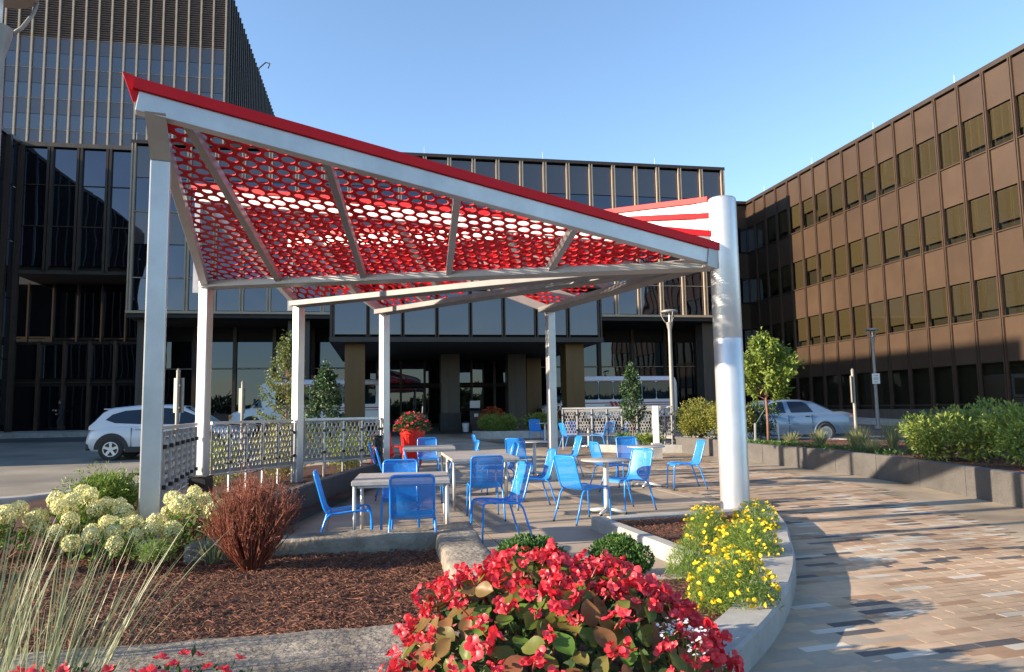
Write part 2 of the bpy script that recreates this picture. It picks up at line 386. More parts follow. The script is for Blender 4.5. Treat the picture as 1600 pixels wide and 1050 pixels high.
# ------------------------------------------------------------------ ground, roads
def build_ground():
    m = MB(); xs = [-400, -120, -60, -40, -30, -20, -10, 0, 10, 20, 30, 45, 70, 120, 400]
    ys = [-400, -150, -60, -20, 0, 10, 18, 24, 30, 36, 42, 48, 54, 60, 90, 150, 400]
    for y in ys:
        for x in xs: m.v.append((x, y, terrain(x, y) - 0.03))
    n = len(xs)
    for j in range(len(ys) - 1):
        for i in range(n - 1): m.face((j * n + i, j * n + i + 1, (j + 1) * n + i + 1, (j + 1) * n + i))
    structure('ground', m, K['asphalt'], smooth=True)
build_ground()

def sheet(name, poly, z, material, grid=True):
    """a flat sheet following the slope of the terrain"""
    m = MB(); m.poly([(p[0], p[1], terrain(p[0], p[1]) + z) for p in poly])
    return structure(name, m, material)

def ribbon(name, ln, w, z, h, material, parent=None, kind='structure', closed=False, seg=None, nm=None):
    """kerb: a low wall of width w following a line (to the left of its direction)"""
    pts = [Vector((p[0], p[1])) for p in ln]; n = len(pts); nr = []
    for i in range(n):
        a = pts[i - 1] if (i or closed) else pts[i]; b = pts[(i + 1) % n] if (i + 1 < n or closed) else pts[i]
        d = (b - a).normalized(); nr.append(Vector((-d.y, d.x)))
    secs = []
    for p, q in zip(pts, nr):
        i = p + q * w; zz = terrain(p.x, p.y); b = 0.018
        secs.append([(p.x, p.y, zz + z), (p.x, p.y, zz + h - b), (p.x + q.x * b, p.y + q.y * b, zz + h), (i.x - q.x * b, i.y - q.y * b, zz + h), (i.x, i.y, zz + h - b), (i.x, i.y, zz + z)])
    if closed: secs.append(secs[0])
    m = MB(); m.loft(secs, True, not closed)
    me = m.mesh(name, material, 'auto', fix=True)
    o = link(name, me, parent)
    if kind: o['kind'] = kind
    return o

def smooth_line(pts, n=8):
    out = []
    P = [Vector(p[:2]) for p in pts]
    for i in range(len(P) - 1):
        p0 = P[max(0, i - 1)]; p1 = P[i]; p2 = P[i + 1]; p3 = P[min(len(P) - 1, i + 2)]
        for k in range(n):
            t = k / n
            out.append(0.5 * ((2 * p1) + (p2 - p0) * t + (2 * p0 - 5 * p1 + 4 * p2 - p3) * t * t + (3 * p1 - p0 - 3 * p2 + p3) * t ** 3))
    out.append(P[-1]); return out

def inside(p, poly):
    x, y = p[0], p[1]; c = False; n = len(poly); j = n - 1
    for i in range(n):
        xi, yi = poly[i][0], poly[i][1]; xj, yj = poly[j][0], poly[j][1]
        if (yi > y) != (yj > y) and x < (xj - xi) * (y - yi) / (yj - yi) + xi: c = not c
        j = i
    return c
def clip_poly(poly, region):
    """clip convex-ish poly by a convex region (Sutherland-Hodgman), region counter-clockwise"""
    out = [Vector(p[:2]) for p in poly]
    for i in range(len(region)):
        a = Vector(region[i][:2]); b = Vector(region[(i + 1) % len(region)][:2]); e = b - a; inp = out; out = []
        if not inp: return []
        def sd(p): return e.x * (p.y - a.y) - e.y * (p.x - a.x)
        for k in range(len(inp)):
            p, q = inp[k - 1], inp[k]; sp, sq = sd(p), sd(q)
            if sq >= 0:
                if sp < 0: out.append(p + (q - p) * (sp / (sp - sq)))
                out.append(q)
            elif sp >= 0: out.append(p + (q - p) * (sp / (sp - sq)))
    return out

# lines of the plaza
WALL = smooth_line([(6.6, 3.0), (6.75, 6.0), (6.88, 9.0), (6.97, 11.17), (7.05, 13.4), (6.88, 15.4), (6.45, 17.7), (6.0, 19.2), (5.6, 20.6), (4.87, 22.2)], 6)
KERB_OUT = smooth_line([(-0.35, 2.55), (0.55, 3.2), (1.25, 4.15), (1.76, 5.0), (2.29, 6.15), (2.68, 7.3), (3.0, 8.3), (3.27, 9.5)], 6)
PAVER_EDGE = smooth_line([(4.6, 3.0), (5.0, 6.3), (5.4, 8.2), (5.68, 9.4), (5.95, 11.3), (6.2, 13.2), (5.9, 15.5), (5.5, 17.4), (4.95, 19.4), (4.0, 22.4)], 6)
DECK_EDGE = smooth_line([(3.35, 9.75), (3.2, 12.0), (2.4, 14.2), (1.9, 17.0), (1.4, 20.4), (0.9, 24.0), (-1.0, 28.5), (-3.2, 33.0)], 6)

base = [(-6, 1.0), (9, 1.0), (9, 20.0), (5.2, 25), (4.6, 33.5), (-6, 33.5)]
m = MB()
ys = [0.5, 6, 12, 18, 22, 26, 30, 34.5]
for y in ys:
    for x in (-5.0, 0.0, 7.2): m.v.append((x, y, terrain(x, y) - 0.0085))
for j in range(len(ys) - 1):
    for i in range(2): m.face((j * 3 + i, j * 3 + i + 1, (j + 1) * 3 + i + 1, (j + 1) * 3 + i))
structure('plaza_subbase', m, K['concrete_wet'])

# concrete deck of slabs with open joints
deck_region = [(-3.6, 1.4), (-0.4, 2.4), (1.5, 4.5), (3.3, 9.75)] + [(p.x, p.y) for p in DECK_EDGE] + [(-5.2, 31.0), (-3.6, 14), (-3.2, 10)]
deck = thing('concrete_deck', 'pale concrete slab deck under the blue chairs', 'paving'); del deck['category']; del deck['label']; deck['kind'] = 'structure'
def slab_at(cx, cy, s):
    rot = Matrix.Rotation(GY + R(2), 2)
    q = [Vector((cx, cy)) + rot @ Vector((sx * (s / 2 - 0.006), sy * (s / 2 - 0.006))) for sx, sy in ((-1, -1), (1, -1), (1, 1), (-1, 1))]
    return q
rotd = Matrix.Rotation(GY + R(2), 2); SL = 1.85
left_ok = [(-5.6, 0.5), (6.5, 0.5), (6.5, 40), (-9, 40)]
for i in range(-6, 8):
    for j in range(0, 20):
        c = rotd @ Vector(((i + 0.35) * SL, (j + 0.45) * SL))
        q = slab_at(c.x, c.y, SL)
        # keep what lies left of the paver edge and inside the plaza
        cl = q
        region = [(-4.4, 1.0), (3.0, 1.0), (3.42, 9.2), (3.35, 10.6), (3.2, 12.0), (2.4, 14.2), (1.9, 17.0), (1.4, 20.4), (0.9, 24.0), (-1.2, 28.5), (-3.2, 33.0), (-6.2, 33.0)]
        reg2 = [(-4.4, 1.0), (3.0, 1.0), (3.42, 9.2), (3.3, 11.6), (2.2, 16.0), (0.9, 24.0), (-3.2, 33.0), (-6.4, 33.0)]
        cl = clip_poly(q, reg2)
        if len(cl) < 3: continue
        mb = MB(); dz = rnd(-0.0015, 0.0015)
        zs = [terrain(p.x, p.y) for p in cl]
        b0 = len(mb.v); nq = len(cl)
        mb.v += [(p.x, p.y, z - 0.010) for p, z in zip(cl, zs)] + [(p.x, p.y, z + dz) for p, z in zip(cl, zs)]
        mb.face([nq + k for k in range(nq)])
        for k in range(nq):
            k2 = (k + 1) % nq; mb.face((k, k2, nq + k2, nq + k))
        part('slab', mb, K['concrete'], deck)

# damp concrete border beside the granite wall
def strip(name, A, B, z, material):
    m = MB(); n = min(len(A), len(B))
    for a, b in zip(A, B):
        m.v += [(a.x, a.y, terrain(a.x, a.y) + z), (b.x, b.y, terrain(b.x, b.y) + z)]
    for i in range(n - 1): m.face((2 * i, 2 * i + 1, 2 * i + 3, 2 * i + 2))
    return structure(name, m, material)
strip('concrete_border', [Vector((p.x - 0.3, p.y)) for p in PAVER_EDGE], WALL, -0.006, K['concrete_wet'])

# planks of the paved walk
walk = thing('paved_walk', 'x', 'x'); del walk['category']; del walk['label']; walk['kind'] = 'structure'
PA = R(16.0); ca, sa = math.cos(PA), math.sin(PA)
PLW, PLL = 0.088, 0.33
pav_poly = [(p.x, p.y) for p in KERB_OUT[3:]] + [(p.x, p.y) for p in DECK_EDGE] + [(-2.0, 34.0), (1.6, 30.0), (2.6, 26.0)] + [(p.x, p.y) for p in reversed(PAVER_EDGE)] + [(4.2, 1.2), (0.2, 1.2)]
cells = []
for j in range(-10, 330):
    off = (j * 0.61803) % 1.0
    for i in range(-30, 34):
        u = (i + off) * PLL; v = j * PLW
        x, y = u * ca - v * sa, u * sa + v * ca
        if not (-4 < x < 7 and 1.2 < y < 33): continue
        if inside((x, y), pav_poly): cells.append((x, y))
cells.sort(key=lambda c: (c[0] - 0) ** 2 + (c[1] - 0) ** 2)
def pick():
    r = random.random()
    return 0 if r < 0.57 else 1 if r < 0.78 else 2 if r < 0.90 else 3
def plank_mesh(mm):
    m = MB(); l, w, b = PLL / 2 - 0.002, PLW / 2 - 0.002, 0.003
    low = [(-l, -w), (l, -w), (l, w), (-l, w)]; tp = [(-l + b, -w + b), (l - b, -w + b), (l - b, w - b), (-l + b, w - b)]
    m.v = [(x, y, -0.012) for x, y in low] + [(x, y, -0.0008) for x, y in low] + [(x, y, 0.0) for x, y in tp]
    for k in range(4):
        k2 = (k + 1) % 4; m.face((k, k2, 4 + k2, 4 + k)); m.face((4 + k, 4 + k2, 8 + k2, 8 + k))
    m.face((8, 9, 10, 11)); return m.mesh('paver', mm)
pm = [plank_mesh(x) for x in PAV]
def in_frame(x, y):
    return y > 3.6 and abs(x) < 0.72 * y
vis = [c for c in cells if in_frame(*c)]
near = set(vis[:298]); rest = MB()
for c in cells:
    k = pick(); dz = rnd(-0.001, 0.001)
    if c in near:
        link('paver', pm[k], walk, (c[0], c[1], terrain(*c) + dz), (0, 0, PA))
    else:
        l, w = PLL / 2 - 0.003, PLW / 2 - 0.003
        rest.cur = k; n = len(rest.v); zt = terrain(*c) + dz
        for x, y in ((-l, -w), (l, -w), (l, w), (-l, w)):
            rest.v.append((c[0] + x * ca - y * sa, c[1] + x * sa + y * ca, zt))
        rest.face((n, n + 1, n + 2, n + 3))
o = part('far_pavers', rest, PAV, walk); o['kind'] = 'stuff'

# left road surface, kerb and its worn marking
sheet('road', [(-60, -5), (-6.4, 10.5), (-6.2, 24), (-6.0, 33), (-60, 33)], -0.022, K['road_concrete'])
m = MB()
structure_pts = [gp(-60, 745), gp(60, 742), gp(225, 735)]
for (x0, y0, x1, y1, w) in ((-100, 757, 232, 742, 0.22), (60, 733, 225, 727, 0.25), (-60, 772, 150, 763, 0.16), (60, 722, 150, 719, 0.2)):
    a, b = gp(x0, y0), gp(x1, y1); d = (b - a).normalized(); nn = Vector((-d.y, d.x, 0)) * w / 2
    m.poly([(p.x, p.y, terrain(p.x, p.y) - 0.016) for p in (a - nn, b - nn, b + nn, a + nn)])
structure('road_marking', m, K['yellow_paint'])
ribbon('road_kerb', [(-14, 9.2), (-10.2, 11.2), (-8.3, 12.6), (-7.6, 14.2), (-7.2, 16.5), (-7.1, 22), (-7.3, 27)], 0.35, -0.03, 0.10, K['kerb'])
# pavement in front of the left entrance and along the right block
m = MB(); A = [ab(-26, 41), ab(-8.6, 41), ab(-8.6, 47.9), ab(-26, 47.9)]
m.prism([(p.x, p.y) for p in A], 0.30, 0.62); structure('entrance_pavement', m, K['kerb'])
m = MB(); A = [ab(24.6, 12), ab(27.6, 12), ab(27.6, 51), ab(24.6, 51)]
zs = [terrain(p.x, p.y) for p in A]
b0 = 0; m.v = [(p.x, p.y, z - 0.1) for p, z in zip(A, zs)] + [(p.x, p.y, z + 0.13) for p, z in zip(A, zs)]
m.face((4, 5, 6, 7))
for k in range(4): m.face((k, (k + 1) % 4, 4 + (k + 1) % 4, 4 + k))
structure('side_pavement', m, K['kerb'])

# ------------------------------------------------------------------ buildings
def bld(name, label):
    return thing(name, label, 'building', (0, 0, 0), GY)
_pm = {}
def panel_mesh(w, h, d, mm):
    key = (round(w, 3), round(h, 3), d, mm.name)
    if key not in _pm: _pm[key] = MB().box((0, 0, 0), (w, d, h)).mesh('panel', mm)
    return _pm[key]
def facade(root, axis, fix, face, s0, nb, pitch, rows, mul, mulw=0.07, muld=0.16, gap=0.07, tilt=0.0, zlo=None, zhi=None, sills=(), skip=None, single=False, backing=True, sillm=None):
    """axis 'a': runs along a at b=fix; 'b': runs along b at a=fix. face = outward sign."""
    zlo = zlo if zlo is not None else min(r[0] for r in rows); zhi = zhi if zhi is not None else max(r[1] for r in rows)
    rz = (0 if face < 0 else PI) if axis == 'a' else (-PI / 2 if face < 0 else PI / 2)
    def P(s, out, z): return (s, fix + out * face, z) if axis == 'a' else (fix + out * face, s, z)
    mm = MB()
    if single: mm.box((0, 0, 0), (mulw, muld, zhi - zlo))
    else:
        for sx in (-1, 1): mm.box((sx * (gap + mulw) / 2, 0, 0), (mulw, muld, zhi - zlo))
        mm.box((0, 0.06, 0), (gap + 0.001, muld - 0.12, zhi - zlo))
    me = mm.mesh('mullion', mul)
    for i in range(nb + 1): link('mullion', me, root, P(s0 + i * pitch, muld / 2 - 0.02, (zlo + zhi) / 2), (0, 0, rz))
    w = pitch - (mulw if single else gap + 2 * mulw) - 0.004
    for (z0, z1, kind, mt) in rows:
        for i in range(nb):
            if skip and skip(i, z0): continue
            h = z1 - z0 - 0.05
            c = P(s0 + (i + 0.5) * pitch, 0.0, (z0 + z1) / 2)
            o = link(kind, panel_mesh(w, h, 0.03, mt), root, c, (R(rnd(-tilt, tilt)), R(0), rz + R(rnd(-tilt, tilt))))
    for z in sills:
        L = nb * pitch
        sm = MB().box((0, 0, 0), (w, 0.10, 0.05)).mesh('sill', sillm or mul)
        for i in range(nb):
            if skip and skip(i, z): continue
            link('sill', sm, root, P(s0 + (i + 0.5) * pitch, 0.035, z), (0, 0, rz))
    if backing:
        L = nb * pitch; b = MB().box((0, 0, 0), (L, 0.1, zhi - zlo))
        part('backing_wall', b, K['bld_dark'], root, loc=P(s0 + L / 2, -0.32, (zlo + zhi) / 2), rot=(0, 0, rz))

# --- right office block, facing the plaza with its sunlit bronze front
RB = bld('office_block', 'four storey brown bronze panelled office block right of the plaza, sunlit')
RA = 27.5; PT = 1.5
RB_S = 50.5 - 23 * PT
rows = []
for zs in (12.88, 9.05, 5.22, 1.32):
    zt = {12.88: 16.55, 9.05: 12.88, 5.22: 9.05, 1.32: 5.22}[zs]
    rows.append((zs + 1.86, zt - 0.03, 'spandrel_panel', K['bronze'])); rows.append((zs + 0.03, zs + 1.86, 'window_pane', K['glass_clear']))
facade(RB, 'b', RA, -1, RB_S, 23, PT, rows, K['bronze_frame'], tilt=0.25, zlo=1.1, zhi=16.6, sills=(12.88, 9.05, 5.22, 1.32), muld=0.13, mulw=0.062, gap=0.045)
bm_ = MB().box((0, 0, 0), (1.2, 0.02, 1.0)).mesh('blind', K['blind'])
for zs in (12.88, 9.05, 5.22):
    for i in range(23):
        f = random.choice([0.95, 0.85, 0.8, 0.78, 0.8, 1.0, 0.72, 0.45 if i > 15 else 0.82])
        h = 1.8 * f
        link('blind', bm_, RB, (RA + 0.10, RB_S + (i + 0.5) * PT, zs + 1.84 - h / 2), (0, 0, -PI / 2), (1.04, 1, h))
part('plinth', MB().box((0, 0, 0), (0.3, 23 * PT, 0.9)), K['clad_grey'], RB, loc=(RA + 0.05, RB_S + 23 * PT / 2, 0.67))
part('roof', MB().box((0, 0, 0), (18, 23 * PT + 0.3, 0.22)), K['frame_dark'], RB, loc=(RA + 8.93, RB_S + 23 * PT / 2, 16.72))
part('body', MB().box((0, 0, 0), (17, 23 * PT, 15.9)), K['bld_dark'], RB, loc=(RA + 9, RB_S + 23 * PT / 2, 8.6))
rodm = MB().tube([(0, 0, 0), (0, 0, 0.55)], [0.012, 0.006], 6).mesh('lightning_rod', K['white'])
for i in range(1, 23, 4): link('lightning_rod', rodm, RB, (RA + 0.2, RB_S + i * PT + 0.4, 16.83))

# --- corner piece behind
CB = bld('link_building', 'narrow dark bronze link between central block and right office block')
rows = []
for zs, zt in ((12.88, 16.55), (9.05, 12.88), (5.22, 9.05), (1.32, 5.22)):
    rows.append((zs + 1.86, zt - 0.03, 'spandrel_panel', K['bronze'])); rows.append((zs + 0.03, zs + 1.86, 'window_pane', K['glass_mirror']))
facade(CB, 'a', 50.3, -1, 27.56 - 4 * 1.5, 4, 1.5, rows, K['bronze_frame'], tilt=0.2, zlo=0.6, zhi=16.6)
part('roof', MB().box((0, 0, 0), (6.4, 8, 0.22)), K['frame_dark'], CB, loc=(24.6, 54.1, 16.72))
part('body', MB().box((0, 0, 0), (6.2, 7.5, 16)), K['bld_dark'], CB, loc=(24.4, 54.5, 8.5))

# --- central block over the vehicle entrance
CE = bld('central_block', 'dark glass central block overhanging the bus entrance behind the canopy')
B0, AL, NB = 44.0, -13.75, 24
rows = [(14.98, 16.85, 'spandrel_panel', K['panel_grey']), (13.03, 14.98, 'window_pane', K['glass_mirror']), (11.1, 12.98, 'spandrel_panel', K['panel_grey']),
        (9.2, 11.1, 'window_pane', K['glass_mirror']), (7.3, 9.15, 'spandrel_panel', K['glass_mirror'])]
facade(CE, 'a', B0, -1, AL, NB, 1.506, rows, K['bronze_tan'], tilt=0.22, zlo=7.15, zhi=16.95, sills=(13.0, 9.17), muld=0.22, mulw=0.07, gap=0.09)
W_ = NB * 1.506
part('roof', MB().box((0, 0, 0), (W_ + 0.35, 11, 0.2)), K['frame_dark'], CE, loc=(AL + W_ / 2, B0 + 5.3, 17.05))
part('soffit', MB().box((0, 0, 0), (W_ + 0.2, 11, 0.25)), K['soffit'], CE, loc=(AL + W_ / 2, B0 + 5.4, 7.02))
part('fascia', MB().box((0, 0, 0), (W_ + 0.25, 0.2, 0.14)), K['bronze_tan'], CE, loc=(AL + W_ / 2, B0 - 0.12, 7.2))
part('body', MB().box((0, 0, 0), (W_ - 0.1, 10, 9.6)), K['bld_dark'], CE, loc=(AL + W_ / 2, B0 + 5.5, 12.1))
# right return of the block
rows2 = [(14.98, 16.85, 'spandrel_panel', K['panel_grey']), (11.1, 14.98, 'window_pane', K['glass_mirror']), (7.3, 11.1, 'window_pane', K['glass_mirror'])]
facade(CE, 'b', AL + W_ + 0.08, 1, B0 + 0.1, 4, 1.5, rows2, K['frame_dark'], tilt=0.2, zlo=7.15, zhi=16.95, backing=False)
# recessed ground storey glass
g0 = 0.45
rows3 = [(0.75, 4.25, 'window_pane', K['glass_low']), (4.3, 6.0, 'window_pane', K['glass_low']), (6.0, 6.9, 'spandrel_panel', K['bld_dark'])]
facade(CE, 'a', 49.0, -1, AL, 15, 2.41, rows3, K['frame_dark'], tilt=0.3, zlo=g0, zhi=6.95, single=True, mulw=0.22, muld=0.25, sills=(4.27,), sillm=K['bronze_tan'])
colm = MB().box((0, 0, 0), (1.25, 1.0, 6.6)).mesh('pillar', K['clad_grey'])
for a in (-12.9, -4.6, 12.2, 21.6): link('pillar', colm, CE, (a, 45.3, 3.6))
for a in (-13.7, -6.2, 2.8, 10.3, 17.8): link('lightning_rod', rodm, CE, (a, B0 + 0.1, 17.13))

# --- entrance canopy block the buses drive under
PC = bld('entrance_portico', 'glass fronted drive through portico on brown pillars at the entrance')
E0 = 31.0; EA = -1.83; EN = 8; EP = (9.66 + 1.83) / 8
facade(PC, 'a', E0, -1, EA, EN, EP, [(4.62, 6.55, 'window_pane', K['glass_mirror'])], K['frame_dark'], tilt=0.12, zlo=4.5, zhi=6.7, mulw=0.05, gap=0.06, muld=0.12)
facade(PC, 'b', EA - 0.02, -1, E0 + 0.06, 8, 1.5, [(4.62, 6.55, 'window_pane', K['glass_mirror'])], K['frame_dark'], tilt=0.12, zlo=4.5, zhi=6.7, mulw=0.05, gap=0.06, muld=0.12, backing=False)
facade(PC, 'b', EA + EN * EP + 0.02, 1, E0 + 0.06, 8, 1.5, [(4.62, 6.55, 'window_pane', K['glass_mirror'])], K['frame_dark'], tilt=0.12, zlo=4.5, zhi=6.7, mulw=0.05, gap=0.06, muld=0.12, backing=False)
part('roof', MB().box((0, 0, 0), (EN * EP + 0.3, 12.6, 0.18)), K['frame_dark'], PC, loc=(EA + EN * EP / 2, E0 + 6.15, 6.8))
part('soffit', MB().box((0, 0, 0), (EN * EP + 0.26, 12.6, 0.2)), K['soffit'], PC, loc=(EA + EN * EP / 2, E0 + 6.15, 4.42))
part('body', MB().box((0, 0, 0), (EN * EP - 0.3, 12.2, 2.0)), K['bld_dark'], PC, loc=(EA + EN * EP / 2, E0 + 6.5, 5.6))
pil = MB().box((0, 0, 0), (0.84, 0.84, 4.3)); pil_me = pil.mesh('pillar', K['clad_brown'])
for a, b in ((-0.95, 32.2), (8.72, 32.2), (8.72, 41.0)): link('pillar', pil_me, PC, (a, b, 2.25))
pil2 = MB().box((0, 0, 0), (0.95, 0.95, 4.1)).mesh('pillar', K['clad_grey'])
link('pillar', pil2, PC, (3.7, 38.2, 2.35)); link('pillar', pil2, PC, (7.2, 38.2, 2.35))
part('pillar_base', MB().box((0, 0, 0), (1.05, 1.05, 0.9)), K['charcoal'], PC, loc=(3.7, 38.2, 0.85))
# doors and glass wall under the portico
rows4 = [(0.7, 2.75, 'door_leaf', K['glass_low']), (3.0, 4.3, 'window_pane', K['glass_low'])]
facade(PC, 'a', 42.6, -1, -1.4, 8, 1.36, rows4, K['frame_dark'], tilt=0.4, zlo=0.4, zhi=4.35, single=True, mulw=0.12, muld=0.16, sills=(2.87,))

# --- low wing left with the staff entrance
LW = bld('low_block', 'dark glass low block below the tower with entrance doors beneath')
LA = -20.1; nL = 4
rows = [(14.6, 16.75, 'window_pane', K['glass_mirror']), (12.2, 14.6, 'window_pane', K['glass_mirror']), (9.9, 12.2, 'window_pane', K['glass_mirror'])]
facade(LW, 'a', 44.9, -1, LA + 0.1, nL, 1.55, rows, K['frame_dark'], tilt=0.15, zlo=9.6, zhi=16.85, sills=(14.6, 12.2), mulw=0.13, gap=0.05, muld=0.2)
part('roof', MB().box((0, 0, 0), (7.2, 11, 0.25)), K['clad_grey'], LW, loc=(-17.1, 50.3, 16.98))
part('body', MB().box((0, 0, 0), (6.3, 9, 7.0)), K['bld_dark'], LW, loc=(-17.0, 49.8, 13.2))
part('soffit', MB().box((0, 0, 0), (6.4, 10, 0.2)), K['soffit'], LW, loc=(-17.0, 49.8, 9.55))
facade(LW, 'a', 48.2, -1, -22.0, 6, 1.36, [(6.2, 9.4, 'window_pane', K['glass_low'])], K['bronze_frame'], tilt=0.6, zlo=5.9, zhi=9.45, single=True, mulw=0.09, muld=0.2, sills=(6.1,))
facade(LW, 'a', 46.6, -1, -22.0, 6, 1.36, [(3.6, 5.6, 'window_pane', K['glass_low']), (0.7, 3.2, 'door_leaf', K['glass_low'])], K['bronze_frame'], tilt=0.8, zlo=0.5, zhi=5.8, single=True, mulw=0.16, muld=0.2, sills=(3.4, 5.7), sillm=K['frame_dark'])

# --- left wing whose roof edge runs towards the viewer
WG = bld('left_wing', 'dark mirror glass wing at the left edge of the plaza road')
wb0 = 21.9
rows = [(14.3, 16.8, 'window_pane', K['glass_mirror']), (11.2, 14.3, 'window_pane', K['glass_mirror']), (8.0, 11.2, 'window_pane', K['glass_mirror']), (4.6, 8.0, 'window_pane', K['glass_mirror']), (1.0, 4.6, 'window_pane', K['glass_mirror'])]
facade(WG, 'b', LA, 1, wb0, 15, 1.53, rows, K['frame_dark'], tilt=0.15, zlo=0.3, zhi=16.9, mulw=0.07, gap=0.06, muld=0.3)
part('roof', MB().box((0, 0, 0), (24, 23.2, 0.2)), K['frame_dark'], WG, loc=(LA - 11.9, wb0 + 11.5, 17.0))
part('body', MB().box((0, 0, 0), (23.4, 22.8, 16.6)), K['bld_dark'], WG, loc=(LA - 12.1, wb0 + 11.45, 8.4))
part('unseen_shadow_block', MB().box((0, 0, 0), (10, 20.5, 3.6)), K['louver'], WG, loc=(LA - 9.5, wb0 + 10.4, 18.9))  # unseen block added so its shadow reaches up the right office block

# --- tower
TW = bld('tower', 'tall tan and grey office tower with louvred top at upper left')
TB, TA, TN = 95.0, -19.3, 20
rows = []
z = 47.9
for k in range(6):
    rows.append((z - 1.95, z, 'spandrel_panel', K['panel_grey'])); rows.append((z - 3.85, z - 1.95, 'window_pane', K['glass_tower'])); z -= 3.9
facade(TW, 'a', TB, -1, TA - TN * 1.5, TN, 1.5, rows, K['tower_fin'], tilt=0.12, zlo=z, zhi=56.4, single=True, mulw=0.2, muld=0.3, sills=[47.9 - 3.9 * k for k in range(6)])
lv = MB()
for k in range(27): lv.box((0, 0, -4.1 + 0.15 + k * 0.3), (1.28, 0.12, 0.16), M=Matrix.Rotation(R(-35), 3, 'X'))
lvm = lv.mesh('louver', K['louver'])
for i in range(TN): link('louver', lvm, TW, (TA - (i + 0.5) * 1.5, TB - 0.03, 52.1))
part('roof', MB().box((0, 0, 0), (30.4, 66, 0.25)), K['frame_dark'], TW, loc=(TA - 15, TB + 33, 56.5))
part('body', MB().box((0, 0, 0), (29.2, 65, 56)), K['bld_dark'], TW, loc=(TA - 15, TB + 33, 28.2))
rowsT = [(47.9, 56.3, 'spandrel_panel', K['frame_dark'])]
z = 47.9
for k in range(5): rowsT.append((z - 3.85, z, 'window_pane', K['glass_mirror'])); z -= 3.9
facade(TW, 'b', TA + 0.03, 1, TB + 0.1, 44, 1.49, rowsT, K['frame_dark'], tilt=0.1, zlo=z, zhi=56.4, single=True, mulw=0.22, muld=0.45, backing=False)
dv = thing('roof_davit', 'small dark davit arm on the edge of the tower roof', 'davit', ab(TA - 0.5, TB + 26, 56.62))
part('arm', MB().tube([(0, 0, 0), (0.6, 0, 1.3), (1.6, 0, 2.2), (2.3, 0, 2.0), (2.0, 0, 1.2)], 0.11, 6), K['black'], dv)
part('base', MB().box((0, 0, 0.1), (0.8, 0.8, 0.2)), K['black'], dv)

# ------------------------------------------------------------------ canopy
CN = thing('shade_canopy', 'silver framed shade canopy with red perforated sloping roof panels', 'canopy')
CC = Vector((2.93, 9.9, 0))
P1 = Vector((-3.55, 7.25, 0)); P2 = Vector((-4.93, 11.7, 0)); P3 = Vector((-4.07, 13.9, 0)); P4 = Vector((-2.66, 15.2, 0)); P5 = Vector((0.8, 15.2, 0))
def canopy_post(p, z1, s, z0=-0.02):
    d = (CC - p); rz = math.atan2(d.y, d.x)
    o = part('post', MB().box((0, 0, (z0 + z1) / 2), (s, s, z1 - z0)), K['alu'], CN, loc=(p.x, p.y, 0), rot=(0, 0, rz))
    bevel(o, 0.012, 2)
canopy_post(P1, 4.0, 0.185, 0.05)
P1h = Vector((-3.46, 6.87, 0))
def knee(p, z0, q, z1, s0, s1):
    dd = (CC - p); rz = math.atan2(dd.y, dd.x); Mz = Matrix.Rotation(rz, 3, 'Z'); m = MB()
    m.loft([[Mz @ Vector((x * s0 / 2, y * s0 / 2, 0)) + Vector((p.x, p.y, z0)) for x, y in ((-1, -1), (1, -1), (1, 1), (-1, 1))], [Mz @ Vector((x * s1 / 2, y * s1 / 2, 0)) + Vector((q.x, q.y, z1)) for x, y in ((-1, -1), (1, -1), (1, 1), (-1, 1))]])
    part('knee', m, K['alu'], CN)
knee(P1, 4.0, P1h + Vector((0.02, 0.02, 0)), 4.35, 0.184, 0.185)
for p in (P2, P3, P4, P5): canopy_post(p, 3.52, 0.165)
col = MB().lathe([(0.19, 0.05), (0.19, 2.35), (0.1885, 2.353), (0.19, 2.356), (0.19, 4.26), (0.186, 4.285), (0.17, 4.30), (0.0, 4.30)], 48)
part('column', col, K['column'], CN, 'auto', loc=CC)
def V(p, z): return Vector((p.x, p.y, z))
def on_col(p, z):
    d = (p - CC); d.z = 0; d.normalize(); return V(CC + d * 0.185, z)
def hexcells(tri, Rr):
    """centres of a honeycomb inside a 2-D triangle"""
    xs = [p.x for p in tri]; ys = [p.y for p in tri]; out = []
    w = math.sqrt(3) * Rr; j = 0; y = min(ys)
    while y < max(ys) + Rr:
        x = min(xs) + (w / 2 if j % 2 else 0)
        while x < max(xs) + w:
            if inside((x, y), tri): out.append((x, y))
            x += w
        y += 1.5 * Rr; j += 1
    return out
def perforate(mb, cx, cy, Rr, rx, ry, mp, th, n=12):
    b = len(mb.v)
    for lay in (0, 1):
        z = th * (lay - 0.5)
        for k in range(n):
            t = R(30) * k + R(30); rr = Rr if k % 2 == 0 else Rr * math.cos(R(30))
            mb.v.append(tuple(mp(cx + rr * math.cos(t), cy + rr * math.sin(t), z)))
        for k in range(n):
            t = R(30) * k + R(30)
            mb.v.append(tuple(mp(cx + rx * math.cos(t), cy + ry * math.sin(t), z)))
    for k in range(n):
        k2 = (k + 1) % n
        mb.face((b + k, b + n + k, b + n + k2, b + k2))
        mb.face((b + 2 * n + k, b + 2 * n + k2, b + 3 * n + k2, b + 3 * n + k))
        mb.face((b + n + k, b + 3 * n + k, b + 3 * n + k2, b + n + k2))
